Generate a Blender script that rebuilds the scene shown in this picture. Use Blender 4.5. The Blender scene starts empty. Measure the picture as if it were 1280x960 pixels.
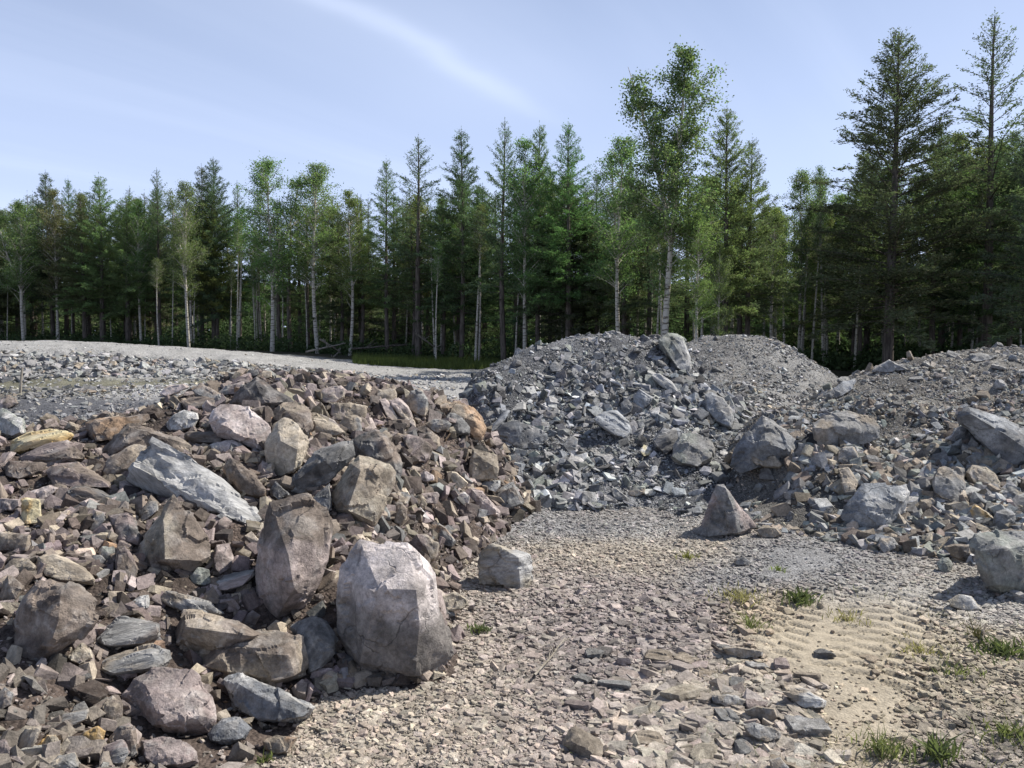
import bpy, bmesh, math, random
import numpy as np
from mathutils import Vector, Matrix

R = math.radians
SC = bpy.context.scene
COL = SC.collection

# ------------------------------------------------------------------ camera
F_PX, HORIZON, EYE = 967.0, 425.0, 1.7          # focal length in photo pixels (1280 wide), horizon row, eye height
PITCH = math.atan((480.0 - HORIZON) / F_PX)
cam_d = bpy.data.cameras.new('camera')
cam_d.sensor_width = 36.0
cam_d.lens = 36.0 * F_PX / 1280.0
cam_d.clip_start, cam_d.clip_end = 0.05, 4000.0
cam = bpy.data.objects.new('camera', cam_d)
COL.objects.link(cam)
cam.location = (0, 0, EYE)
cam.rotation_euler = (R(90) - PITCH, 0, 0)
SC.camera = cam

# ------------------------------------------------------------------ sky, sun, exposure
SUN_AZ, SUN_EL = 69.0, 48.0                      # degrees clockwise from +Y, degrees above the horizon
world = bpy.data.worlds.new('World')
SC.world = world
world.use_nodes = True
nt = world.node_tree
nt.nodes.clear()
wout = nt.nodes.new('ShaderNodeOutputWorld')
bg = nt.nodes.new('ShaderNodeBackground')
bg.inputs['Strength'].default_value = 0.07
sky = nt.nodes.new('ShaderNodeTexSky')
sky.sky_type = 'NISHITA'
sky.sun_disc = False
sky.sun_elevation = R(SUN_EL)
sky.sun_rotation = R(SUN_AZ)
sky.altitude = 300.0
sky.air_density = 1.0
sky.dust_density = 1.6
sky.ozone_density = 3.0
tc = nt.nodes.new('ShaderNodeTexCoord')
# thin cirrus: noise stretched along one direction of the sky, on a plane far overhead
sep = nt.nodes.new('ShaderNodeSeparateXYZ')
nt.links.new(tc.outputs['Generated'], sep.inputs[0])
mz = nt.nodes.new('ShaderNodeMath'); mz.operation = 'MAXIMUM'; mz.inputs[1].default_value = 0.0
nt.links.new(sep.outputs['Z'], mz.inputs[0])
az = nt.nodes.new('ShaderNodeMath'); az.operation = 'ADD'; az.inputs[1].default_value = 0.12
nt.links.new(mz.outputs[0], az.inputs[0])
dx = nt.nodes.new('ShaderNodeMath'); dx.operation = 'DIVIDE'
dy = nt.nodes.new('ShaderNodeMath'); dy.operation = 'DIVIDE'
nt.links.new(sep.outputs['X'], dx.inputs[0]); nt.links.new(az.outputs[0], dx.inputs[1])
nt.links.new(sep.outputs['Y'], dy.inputs[0]); nt.links.new(az.outputs[0], dy.inputs[1])
cmb = nt.nodes.new('ShaderNodeCombineXYZ')
nt.links.new(dx.outputs[0], cmb.inputs[0]); nt.links.new(dy.outputs[0], cmb.inputs[1])
mp = nt.nodes.new('ShaderNodeMapping')
mp.vector_type = 'TEXTURE'
mp.inputs['Rotation'].default_value = (0, 0, R(50))
mp.inputs['Scale'].default_value = (3.6, 0.62, 1)
mp.inputs['Location'].default_value = (0.3, 0.2, 0)
nt.links.new(cmb.outputs[0], mp.inputs[0])
cn = nt.nodes.new('ShaderNodeTexNoise')
cn.inputs['Scale'].default_value = 0.75; cn.inputs['Detail'].default_value = 6.0
cn.inputs['Roughness'].default_value = 0.5; cn.inputs['Distortion'].default_value = 0.5
nt.links.new(mp.outputs[0], cn.inputs['Vector'])
cr = nt.nodes.new('ShaderNodeMapRange')
cr.inputs['From Min'].default_value = 0.44; cr.inputs['From Max'].default_value = 0.75
cr.inputs['To Min'].default_value = 0.0; cr.inputs['To Max'].default_value = 0.34
cr.interpolation_type = 'SMOOTHSTEP'
nt.links.new(cn.outputs['Fac'], cr.inputs['Value'])
veil = nt.nodes.new('ShaderNodeMixRGB')
vz = nt.nodes.new('ShaderNodeMapRange')
for k_, v_ in zip(('From Min', 'From Max', 'To Min', 'To Max'), (0.0, 0.6, 0.85, 0.08)): vz.inputs[k_].default_value = v_
nt.links.new(mz.outputs[0], vz.inputs['Value'])
nt.links.new(vz.outputs[0], veil.inputs['Fac'])
veil.inputs['Color2'].default_value = (8.3, 9.7, 13.6, 1)      # high thin veil, the units of the sky node
nt.links.new(sky.outputs[0], veil.inputs['Color1'])
cm = nt.nodes.new('ShaderNodeMixRGB')
cm.inputs['Color2'].default_value = (14.0, 15.2, 18.0, 1)
# one long cirrus streak high in the middle
def wm(op, x_, y_=0.0, z_=None):
    n_ = nt.nodes.new('ShaderNodeMath'); n_.operation = op
    for i_, v_ in enumerate((x_, y_) if z_ is None else (x_, y_, z_)):
        if isinstance(v_, (int, float)): n_.inputs[i_].default_value = v_
        else: nt.links.new(v_, n_.inputs[i_])
    return n_.outputs[0]
wob = nt.nodes.new('ShaderNodeTexNoise'); wob.inputs['Scale'].default_value = 1.6; wob.inputs['Detail'].default_value = 4
nt.links.new(cmb.outputs[0], wob.inputs['Vector'])
dd_ = wm('ADD', wm('SUBTRACT', wm('MULTIPLY', dx.outputs[0], .788), wm('MULTIPLY', dy.outputs[0], .616)), 1.417)
dd_ = wm('ADD', dd_, wm('MULTIPLY', wm('SUBTRACT', wob.outputs['Fac'], .5), .22))
al_ = wm('ADD', wm('MULTIPLY', dx.outputs[0], .616), wm('MULTIPLY', dy.outputs[0], .788))
g_ = wm('EXPONENT', wm('MULTIPLY', wm('POWER', wm('ABSOLUTE', wm('DIVIDE', dd_, .045)), 2.0), -1.0))
g2_ = wm('EXPONENT', wm('MULTIPLY', wm('POWER', wm('ABSOLUTE', wm('DIVIDE', dd_, .34)), 2.0), -1.0))
f_ = wm('EXPONENT', wm('MULTIPLY', wm('POWER', wm('ABSOLUTE', wm('DIVIDE', wm('SUBTRACT', al_, 1.35), .62)), 4.0), -1.0))
st_ = wm('MULTIPLY', wm('ADD', wm('MULTIPLY', g_, .12), wm('MULTIPLY', g2_, .09)), f_)
tot_ = wm('MINIMUM', wm('ADD', st_, wm('MULTIPLY', cr.outputs[0], .38)), .8)
nt.links.new(tot_, cm.inputs['Fac'])
nt.links.new(veil.outputs[0], cm.inputs['Color1'])
nt.links.new(cm.outputs[0], bg.inputs['Color'])
nt.links.new(bg.outputs[0], wout.inputs[0])

sun_d = bpy.data.lights.new('sun', 'SUN')
sun_d.energy = 5.0
sun_d.angle = R(0.53)
sun_d.color = (1.0, 0.95, 0.87)
sun = bpy.data.objects.new('sun', sun_d)
COL.objects.link(sun)
sdir = Vector((math.sin(R(SUN_AZ)) * math.cos(R(SUN_EL)), math.cos(R(SUN_AZ)) * math.cos(R(SUN_EL)), math.sin(R(SUN_EL))))
sun.rotation_euler = (-sdir).to_track_quat('-Z', 'Y').to_euler()
sun.location = (20, 10, 25)
SC.view_settings.view_transform = 'Standard'
SC.view_settings.look = 'None'
SC.view_settings.exposure = 0.56
SC.view_settings.gamma = 1.0
SC.view_settings.use_curve_mapping = False
SC.render.engine = 'CYCLES'
SC.cycles.use_denoising = True
SC.cycles.max_bounces = 5
SC.cycles.diffuse_bounces = 3
SC.cycles.glossy_bounces = 2
SC.cycles.transmission_bounces = 3

# ------------------------------------------------------------------ helpers
_c, _s = math.cos(PITCH), math.sin(PITCH)
def ray(px, py):
    """Direction with Y = 1 of the photo pixel (px, py)."""
    u = (px - 640.0) / F_PX; v = (480.0 - py) / F_PX
    y = _c + v * _s; z = -_s + v * _c
    return u / y, z / y
def at(px, py, Y):
    a, b = ray(px, py)
    return np.array([a * Y, Y, EYE + b * Y])
def proj(P):
    P = np.atleast_2d(P)
    X, Y, Z = P[:, 0], P[:, 1], P[:, 2] - EYE
    d = Y * _c - Z * _s
    v = Y * _s + Z * _c
    d = np.where(d < 0.05, 0.05, d)
    return 640 + F_PX * X / d, 480 - F_PX * v / d, d

def _hash(ix, iy, iz, seed):
    n = (ix.astype(np.int64) * 374761393 + iy.astype(np.int64) * 668265263 + iz.astype(np.int64) * 2147483647 + seed * 974634777) & 0xffffffff
    n = ((n ^ (n >> 13)) * 1274126177) & 0xffffffff
    n = ((n ^ (n >> 16)) * 2246822519) & 0xffffffff
    n = n ^ (n >> 15)
    return (n & 0xffffff).astype(np.float64) / float(0xffffff)
def vnoise(p, seed=0):
    """Value noise in -1..1 of an (n, 3) array."""
    p = np.asarray(p, float)
    i = np.floor(p).astype(np.int64); f = p - i
    f = f * f * f * (f * (f * 6 - 15) + 10)
    r = 0
    for dx_ in (0, 1):
        wx = f[:, 0] if dx_ else 1 - f[:, 0]
        for dy_ in (0, 1):
            wy = f[:, 1] if dy_ else 1 - f[:, 1]
            for dz_ in (0, 1):
                wz = f[:, 2] if dz_ else 1 - f[:, 2]
                r = r + wx * wy * wz * _hash(i[:, 0] + dx_, i[:, 1] + dy_, i[:, 2] + dz_, seed)
    return r * 2 - 1
_RM = np.array([[0.36, 0.48, -0.8], [-0.8, 0.6, 0.0], [0.48, 0.64, 0.6]])
def fbm(p, oct=4, seed=0, gain=0.5):
    a, s, r = 1.0, 0.0, 0
    q = np.asarray(p, float)
    for k in range(oct):
        r = r + a * vnoise(q, seed + k * 17); s += a
        q = (q @ _RM.T) * 2.03 + 3.7; a *= gain
    return r / s
def ridged(p, oct=3, seed=0):
    a, s, r = 1.0, 0.0, 0
    q = np.asarray(p, float)
    for k in range(oct):
        r = r + a * (1 - 2 * np.abs(vnoise(q, seed + k * 31))); s += a
        q = (q @ _RM.T) * 2.1 + 1.3; a *= 0.5
    return r / s
def smooth(x, a, b):
    t = np.clip((x - a) / (b - a), 0, 1)
    return t * t * (3 - 2 * t)

def link(o, parent=None):
    COL.objects.link(o)
    if parent is not None: o.parent = parent
    return o
def props(o, label=None, cat=None, group=None, kind=None):
    if label and not kind: kind = 'thing'
    if label: o['label'] = label
    if cat: o['category'] = cat
    if group: o['group'] = group
    if kind: o['kind'] = kind
    return o
def empty(name, loc, rz=0.0):
    o = bpy.data.objects.new(name, None)
    o.empty_display_size = 0.2
    o.location = loc; o.rotation_euler = (0, 0, rz)
    return link(o)
def np_mesh(name, V, Fc, nper, mat, cols=None, smooth_sh=False, extra=None):
    """Mesh from an (n,3) vertex array and an (m,nper) face array; cols are per vertex or per face."""
    me = bpy.data.meshes.new(name)
    V = np.asarray(V, np.float32); Fc = np.asarray(Fc, np.int32)
    n, m = len(V), len(Fc)
    me.vertices.add(n); me.vertices.foreach_set('co', V.ravel())
    me.loops.add(m * nper); me.loops.foreach_set('vertex_index', Fc.ravel())
    me.polygons.add(m)
    me.polygons.foreach_set('loop_start', np.arange(0, m * nper, nper, dtype=np.int32))
    me.update(calc_edges=True)
    if cols is not None:
        cols = np.asarray(cols, np.float32)
        dom = 'POINT' if len(cols) == n else 'FACE'
        a = me.attributes.new('Col', 'FLOAT_COLOR', dom)
        if cols.shape[1] == 3: cols = np.hstack([cols, np.ones((len(cols), 1), np.float32)])
        a.data.foreach_set('color', cols.ravel())
    if extra is not None:
        for k, v in extra.items():
            a = me.attributes.new(k, 'FLOAT_VECTOR', 'POINT'); a.data.foreach_set('vector', np.asarray(v, np.float32).ravel())
    if not smooth_sh:
        me.polygons.foreach_set('use_smooth', np.zeros(m, dtype=bool))
    else:
        me.polygons.foreach_set('use_smooth', np.ones(m, dtype=bool))
    me.materials.append(mat)
    me.validate()
    return me
def mobj(name, me, parent=None):
    return link(bpy.data.objects.new(name, me), parent)

# ------------------------------------------------------------------ materials
def new_mat(name, rough=0.85, spec=0.3):
    m = bpy.data.materials.new(name); m.use_nodes = True
    t = m.node_tree; t.nodes.clear()
    o = t.nodes.new('ShaderNodeOutputMaterial'); b = t.nodes.new('ShaderNodeBsdfPrincipled')
    b.inputs['Roughness'].default_value = rough
    b.inputs['Specular IOR Level'].default_value = spec
    t.links.new(b.outputs[0], o.inputs[0])
    return m, t, b, o
def noise(t, vec, scale, detail=3, rough=0.55, dist=0.0):
    n = t.nodes.new('ShaderNodeTexNoise')
    n.inputs['Scale'].default_value = scale; n.inputs['Detail'].default_value = detail
    n.inputs['Roughness'].default_value = rough; n.inputs['Distortion'].default_value = dist
    t.links.new(vec, n.inputs['Vector'])
    return n.outputs['Fac']
def mrange(t, val, a, b, c, d):
    n = t.nodes.new('ShaderNodeMapRange')
    for k, v in zip(('From Min', 'From Max', 'To Min', 'To Max'), (a, b, c, d)): n.inputs[k].default_value = v
    t.links.new(val, n.inputs['Value'])
    return n.outputs[0]
def math_n(t, op, a, b):
    n = t.nodes.new('ShaderNodeMath'); n.operation = op
    for i, v in enumerate((a, b)):
        if isinstance(v, (int, float)): n.inputs[i].default_value = v
        else: t.links.new(v, n.inputs[i])
    return n.outputs[0]
def scale_col(t, col, fac):
    n = t.nodes.new('ShaderNodeVectorMath'); n.operation = 'SCALE'
    t.links.new(col, n.inputs[0]); t.links.new(fac, n.inputs['Scale'])
    return n.outputs[0]
def bump(t, b, h, strength, dist):
    n = t.nodes.new('ShaderNodeBump'); n.inputs['Strength'].default_value = strength; n.inputs['Distance'].default_value = dist
    t.links.new(h, n.inputs['Height']); t.links.new(n.outputs[0], b.inputs['Normal'])
def attr(t, name):
    n = t.nodes.new('ShaderNodeAttribute'); n.attribute_name = name
    return n

def rock_material(name, hero):
    m, t, b, o = new_mat(name, 0.82, 0.28)
    col = attr(t, 'Col').outputs['Color']
    oi = t.nodes.new('ShaderNodeObjectInfo')
    mul = t.nodes.new('ShaderNodeVectorMath'); mul.operation = 'MULTIPLY'
    t.links.new(col, mul.inputs[0]); t.links.new(oi.outputs['Color'], mul.inputs[1])
    if hero: vec = attr(t, 'Nco').outputs['Vector']
    else:
        tcn = t.nodes.new('ShaderNodeTexCoord'); vec = tcn.outputs['Object']
    n1 = noise(t, vec, 7, 4, 0.6); n2 = noise(t, vec, 38, 5, 0.7); n3 = noise(t, vec, 130, 2, 0.6)
    f = math_n(t, 'MULTIPLY', mrange(t, n1, 0.3, 0.7, 0.66, 1.30), mrange(t, n2, 0.32, 0.68, 0.66, 1.34))
    f = math_n(t, 'MULTIPLY', f, mrange(t, n3, 0.3, 0.7, 0.86, 1.14))
    c1 = scale_col(t, mul.outputs[0], f)
    # pale mineral dust caught on rough faces
    dust = t.nodes.new('ShaderNodeMixRGB'); dust.inputs['Color2'].default_value = (0.36, 0.335, 0.305, 1)
    nd = noise(t, vec, 4.5, 6, 0.75, 0.6)
    t.links.new(mrange(t, nd, 0.52, 0.74, 0.0, 0.32), dust.inputs['Fac'])
    t.links.new(c1, dust.inputs['Color1'])
    t.links.new(dust.outputs[0], b.inputs['Base Color'])
    h = math_n(t, 'ADD', math_n(t, 'MULTIPLY', noise(t, vec, 24, 7, 0.75), 1.0), math_n(t, 'MULTIPLY', n3, 0.25))
    if hero:       # hairline fractures
        wv = t.nodes.new('ShaderNodeVectorMath'); wv.operation = 'MULTIPLY_ADD'
        wn = t.nodes.new('ShaderNodeTexNoise'); wn.inputs['Scale'].default_value = 5; wn.inputs['Detail'].default_value = 4
        t.links.new(vec, wn.inputs['Vector']); t.links.new(wn.outputs['Color'], wv.inputs[0]); wv.inputs[1].default_value = (.4, .4, .4); t.links.new(vec, wv.inputs[2])
        vo = t.nodes.new('ShaderNodeTexVoronoi'); vo.feature = 'DISTANCE_TO_EDGE'; vo.inputs['Scale'].default_value = 2.4
        t.links.new(wv.outputs[0], vo.inputs['Vector'])
        gate = mrange(t, noise(t, vec, 2.6, 3, 0.6), 0.54, 0.66, 0.0, 1.0)
        crk = math_n(t, 'MULTIPLY', mrange(t, vo.outputs['Distance'], 0.0, 0.016, 1.0, 0.0), gate)
        fc = math_n(t, 'SUBTRACT', 1.0, math_n(t, 'MULTIPLY', crk, 0.45))
        t.links.new(scale_col(t, dust.outputs[0], fc), b.inputs['Base Color'])
        h = math_n(t, 'SUBTRACT', h, math_n(t, 'MULTIPLY', crk, 0.5))
    bump(t, b, h, 0.85, 0.022 if hero else 0.016)
    return m
M_HERO = rock_material('boulder_rock', True)
M_ROCK = rock_material('broken_rock', False)

def ground_material():
    m, t, b, o = new_mat('gravel_soil', 0.92, 0.15)
    col = attr(t, 'Col').outputs['Color']
    g = t.nodes.new('ShaderNodeNewGeometry'); vec = g.outputs['Position']
    v = t.nodes.new('ShaderNodeTexVoronoi'); v.inputs['Scale'].default_value = 55
    t.links.new(vec, v.inputs['Vector'])
    v2 = t.nodes.new('ShaderNodeTexVoronoi'); v2.inputs['Scale'].default_value = 24
    t.links.new(vec, v2.inputs['Vector'])
    s = t.nodes.new('ShaderNodeSeparateColor'); t.links.new(v.outputs['Color'], s.inputs[0])
    s2 = t.nodes.new('ShaderNodeSeparateColor'); t.links.new(v2.outputs['Color'], s2.inputs[0])
    st = attr(t, 'Stony').outputs['Vector']
    sx = t.nodes.new('ShaderNodeSeparateXYZ'); t.links.new(st, sx.inputs[0])
    cell = math_n(t, 'MULTIPLY', mrange(t, s.outputs[0], 0, 1, -0.34, 0.34), sx.outputs[0])
    cell = math_n(t, 'ADD', cell, math_n(t, 'MULTIPLY', mrange(t, s2.outputs[0], 0, 1, -0.2, 0.2), sx.outputs[0]))
    n1 = noise(t, vec, 2.2, 5, 0.6); n2 = noise(t, vec, 90, 4, 0.7); n4 = noise(t, vec, 14, 4, 0.6)
    f = math_n(t, 'ADD', math_n(t, 'ADD', cell, 1.0), mrange(t, n2, 0.3, 0.7, -0.16, 0.16))
    f = math_n(t, 'MULTIPLY', f, mrange(t, n1, 0.3, 0.7, 0.84, 1.14))
    f = math_n(t, 'MULTIPLY', f, mrange(t, n4, 0.3, 0.7, 0.9, 1.1))
    t.links.new(scale_col(t, col, f), b.inputs['Base Color'])
    h = math_n(t, 'MULTIPLY', math_n(t, 'ADD', math_n(t, 'MULTIPLY', v.outputs['Distance'], -1.1), math_n(t, 'MULTIPLY', s.outputs[1], 0.8)), sx.outputs[0])
    h = math_n(t, 'ADD', h, math_n(t, 'MULTIPLY', n2, 0.5))
    bump(t, b, h, 0.9, 0.014)
    return m
M_GROUND = ground_material()

def leaf_material(name, trans, rough=0.6, tint=(1, 1, 1)):
    m = bpy.data.materials.new(name); m.use_nodes = True
    t = m.node_tree; t.nodes.clear()
    o = t.nodes.new('ShaderNodeOutputMaterial')
    d = t.nodes.new('ShaderNodeBsdfDiffuse'); tr = t.nodes.new('ShaderNodeBsdfTranslucent'); mx = t.nodes.new('ShaderNodeMixShader')
    oi = t.nodes.new('ShaderNodeObjectInfo')
    mul = t.nodes.new('ShaderNodeVectorMath'); mul.operation = 'MULTIPLY'
    t.links.new(attr(t, 'Col').outputs['Color'], mul.inputs[0]); t.links.new(oi.outputs['Color'], mul.inputs[1])
    t.links.new(mul.outputs[0], d.inputs[0])
    m2 = t.nodes.new('ShaderNodeVectorMath'); m2.operation = 'MULTIPLY'; m2.inputs[1].default_value = tint
    t.links.new(mul.outputs[0], m2.inputs[0]); t.links.new(m2.outputs[0], tr.inputs[0])
    mx.inputs[0].default_value = trans
    t.links.new(d.outputs[0], mx.inputs[1]); t.links.new(tr.outputs[0], mx.inputs[2])
    t.links.new(mx.outputs[0], o.inputs[0])
    return m
M_LEAF = leaf_material('birch_leaves', 0.5, tint=(1.1, 1.25, 0.75))
M_NEEDLE = leaf_material('larch_needles', 0.4, tint=(0.95, 1.2, 0.8))
M_GRASS = leaf_material('grass_blades', 0.35, tint=(1.15, 1.25, 0.7))

def bark(name, base, dark, birch):
    m, t, b, o = new_mat(name, 0.9, 0.1)
    tcn = t.nodes.new('ShaderNodeTexCoord')
    mpn = t.nodes.new('ShaderNodeMapping'); mpn.inputs['Scale'].default_value = (3, 3, 14) if birch else (14, 14, 1.6)
    t.links.new(tcn.outputs['Object'], mpn.inputs[0])
    n = noise(t, mpn.outputs[0], 1.5, 4, 0.6)
    mx = t.nodes.new('ShaderNodeMixRGB'); mx.inputs['Color1'].default_value = (*base, 1); mx.inputs['Color2'].default_value = (*dark, 1)
    t.links.new(mrange(t, n, 0.52 if birch else 0.4, 0.62, 0, 1), mx.inputs['Fac'])
    t.links.new(mx.outputs[0], b.inputs['Base Color'])
    return m
M_BIRCH = bark('birch_bark', (0.46, 0.43, 0.37), (0.12, 0.10, 0.08), True)
M_BARK = bark('larch_bark', (0.15, 0.128, 0.108), (0.06, 0.05, 0.043), False)
M_DEAD = bark('dead_wood', (0.30, 0.27, 0.23), (0.16, 0.14, 0.11), False)
# ------------------------------------------------------------------ terrain heights
def rbf(points, c=0.25, lam=2e-3):
    P = np.array([(p[0], p[1]) for p in points], float); z = np.array([p[2] for p in points], float)
    n = len(P)
    ph = lambda A, B: -np.sqrt(((A[:, None, :] - B[None, :, :]) ** 2).sum(-1) + c * c)
    K = np.zeros((n + 1, n + 1)); K[:n, :n] = ph(P, P) + lam * -np.eye(n); K[:n, n] = 1; K[n, :n] = 1
    w = np.linalg.solve(K, np.append(z, 0))
    def f(X, Y):
        X = np.asarray(X, float); Y = np.asarray(Y, float); sh = X.shape
        Q = np.stack([X.ravel(), Y.ravel()], -1); out = np.empty(len(Q))
        for i in range(0, len(Q), 60000):
            out[i:i + 60000] = ph(Q[i:i + 60000], P) @ w[:n] + w[n]
        return out.reshape(sh)
    return f
def S(*a):      # (px, py, Y) triples to world points
    return [tuple(at(*p)) for p in a]
def FOOT(z, *a):   # photo pixels on the plane z = 0 pushed to height z
    out = []
    for px, py in a:
        _, b = ray(px, py); Y = -EYE / b
        q = at(px, py, Y); out.append((q[0], q[1], z))
    return out

base_f = rbf(S((-150, 474, 21.5), (0, 474, 21.5), (150, 471, 22), (300, 468, 23), (400, 463, 25),
               (-150, 441, 22.5), (0, 442, 22.8), (80, 443, 23.2), (150, 444.5, 23.5), (300, 450, 24.5), (380, 456, 26),
               (-200, 430, 33), (0, 431.5, 32), (150, 434.5, 32), (300, 441, 33), (400, 450, 33),
               (0, 492, 15), (60, 500, 13.2), (130, 503, 13.2), (220, 508, 13.2), (300, 482, 18), (150, 485, 17.5), (450, 474, 20), (520, 469, 26), (560, 460, 33), (610, 458, 34),
               (60, 528, 11.8), (150, 534, 11.8), (230, 535, 11.8), (560, 481, 19), (600, 470, 24))
             + [(-9, 30, 1.1), (-30, 60, 1.3), (0, 60, .9), (30, 60, .8), (-80, 60, 1.3), (80, 60, .8), (-60, 20, .9), (3, 22, .5), (8, 20, .55), (14, 20, .6), (6, 30, .6), (16, 30, .7), (40, 20, .6),
                (-10, 8.8, .02), (-6, 9.5, .05), (-3, 10.5, .1), (0, 10.5, 0), (3, 11, 0), (8, 11, 0), (15, 11, 0), (-10, 0, 0), (0, 0, 0), (10, 0, 0), (-4, 4, 0), (0, 4, 0), (4, 4, 0), (8, 4, 0),
                (0, 7, 0), (3, 7, 0), (-4, 7, 0), (8, 7, 0), (-30, 0, 0), (30, 0, 0), (0, -20, 0)], c=0.6, lam=0.01)
def base_h(X, Y):
    h = base_f(np.clip(X, -90, 90), np.clip(Y, -20, 70))
    return np.where(Y < 9, h * smooth(Y, 6, 9.5), h)

_left_foot = [(668, 628), (640, 655), (600, 690), (570, 720), (560, 780), (548, 850), (450, 858), (385, 885), (325, 950)]
left_f = rbf(FOOT(0, *_left_foot) + [(-0.85, 2.5, 0), (-1.6, 1.9, 0), (-4.0, 1.5, 0), (-0.2, 2.5, -.3), (0.5, 4, -.4), (1.0, 6, -.4), (1.2, 8.6, -.35), (0.4, 10, -.3),
               (-1, 10.8, -.2), (-3, 10.8, -.2), (-5, 9.8, -.2), (-8, 9, -.2), (-1.6, 1.0, -.3), (-5, .5, -.3), (1, 2.5, -.7), (2, 5, -.8), (2.5, 8, -.8), (2, 11, -.9), (-4, 13, -.8), (6, 7, -1.5), (4, 14, -1.5), (-9, 12, -.6)]
             + S((490, 700, 4.5), (400, 600, 5.3), (350, 520, 6.4), (300, 477, 7.3), (360, 471, 7.8), (430, 471, 8.1), (500, 484, 8.4), (560, 506, 8.6), (600, 532, 8.4), (625, 580, 8.2),
                 (560, 600, 6.9), (500, 600, 6.1), (560, 540, 7.6), (450, 520, 7.2), (200, 700, 4.2), (100, 800, 3.45), (300, 830, 3.75), (0, 900, 2.85), (200, 900, 3.15), (0, 700, 3.9),
                 (0, 600, 4.8), (100, 572, 5.5), (200, 545, 6.1), (250, 505, 6.8), (200, 620, 4.95), (-10, 562, 5.6), (-200, 560, 5.6), (-200, 750, 3.8), (400, 720, 4.4), (460, 800, 3.95)), c=0.12)
grey_f = rbf(FOOT(0, (560, 600), (600, 628), (650, 634), (700, 637), (760, 636), (810, 634), (860, 648)) +
             [(-0.9, 9.6, 0), (-1.0, 10.6, 0), (-.7, 12, 0), (.5, 12.8, 0), (-1.8, 10.5, -.4), (-1.2, 8.4, -.3), (0.5, 6.9, -.3), (2, 6.9, -.3), (3.4, 8.0, -.1), (4.2, 10.5, 0.0), (3.6, 12.2, .3), (4, 13.5, -.2), (0, 14, -.4), (5.2, 9.5, -.4), (0, 5.5, -.7), (2, 5, -.7), (4, 6, -.7), (6, 9, -.8), (-3, 11, -.9), (-3, 8, -.9), (6.5, 13, -.8), (1, 16, -1), (8, 7, -1.2), (-5, 5, -1.4)]
             + S((782, 421, 10.9), (740, 421, 10.8), (700, 430, 10.7), (660, 437, 10.5), (618, 457, 10.2), (585, 478, 9.9), (578, 510, 9.4), (620, 560, 8.7), (700, 560, 8.8), (750, 500, 9.7),
                 (820, 520, 9.3), (840, 585, 8.3), (690, 480, 9.9), (850, 462, 10.5), (830, 428, 10.9), (862, 445, 10.8), (890, 530, 9.4), (905, 480, 10.9), (640, 520, 9.3)), c=0.12)
back_f = rbf(S((850, 430, 13.2), (880, 422, 13.8), (930, 421, 14), (970, 428, 13.8), (1010, 445, 13.3), (1045, 468, 13), (950, 478, 12), (900, 482, 11.6), (1000, 500, 11.4), (930, 510, 10.7)) +
             [(3.1, 9.6, .1), (4.6, 10.0, .2), (6.4, 12.6, 0), (7, 14, -.3), (5.5, 16.5, -.1), (3, 16.5, -.1), (1.6, 14.5, -.1), (1.0, 13, -.3), (0, 15, -.4), (4, 18.5, -.5), (8, 11, -.4), (3.5, 8.4, -.3), (5.5, 9, -.3), (3.5, 6.5, -.8), (6, 7, -.8), (9, 9, -.9), (9, 14, -.9), (0, 10.5, -.7), (-1.5, 13, -1), (0, 18, -1), (8, 18, -1)], c=0.12)
right_f = rbf(FOOT(-.05, (868, 655), (900, 672), (960, 672), (1040, 700), (1090, 718), (1150, 735), (1230, 745), (1330, 765), (1500, 780)) +
              [(2.0, 8.6, 0), (2.3, 9.4, .15), (3.3, 10.5, .2), (4.5, 12, 0), (5.5, 13.5, -.1), (8, 14, 0), (11, 13.5, 0), (1.2, 8, -.35), (1.3, 6.4, -.3), (3, 5.2, -.3), (5, 4.6, -.3), (8, 4.2, -.3), (12, 5.5, -.2), (13, 10, -.1), (4, 14, -.6), (10, 16, -.5), (2, 5, -.5), (2.5, 4.9, -.35), (3.2, 4.6, -.35), (4.2, 4.2, -.4), (2.6, 4.2, -.55), (3.6, 3.7, -.6), (5, 3.2, -.6), (8, 2.8, -.6), (1, 5, -.5), (0, 6, -.6), (2, 2.5, -.9), (6, 1, -.9), (0, 2, -1.2), (-2, 8, -.8), (0, 11, -.8)]
              + S((1000, 560, 7.9), (950, 560, 8.3), (1010, 515, 9.2), (950, 520, 9.1), (1040, 485, 9.8), (1060, 472, 10.2), (1100, 459, 10.5), (1150, 447, 10.7), (1220, 440, 10.9), (1290, 441, 11), (1420, 446, 11),
                  (1100, 560, 8.0), (1200, 555, 7.8), (1280, 560, 7.5), (1400, 560, 7.6), (1050, 620, 7.15), (1100, 650, 6.75), (1180, 650, 6.6), (1270, 650, 6.4), (1200, 500, 9.0), (1100, 500, 9.1), (1290, 490, 9.0), (970, 610, 7.7), (1400, 650, 6.4)), c=0.12)
PILES = {'brown': left_f, 'grey': grey_f, 'back': back_f, 'right': right_f}

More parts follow.
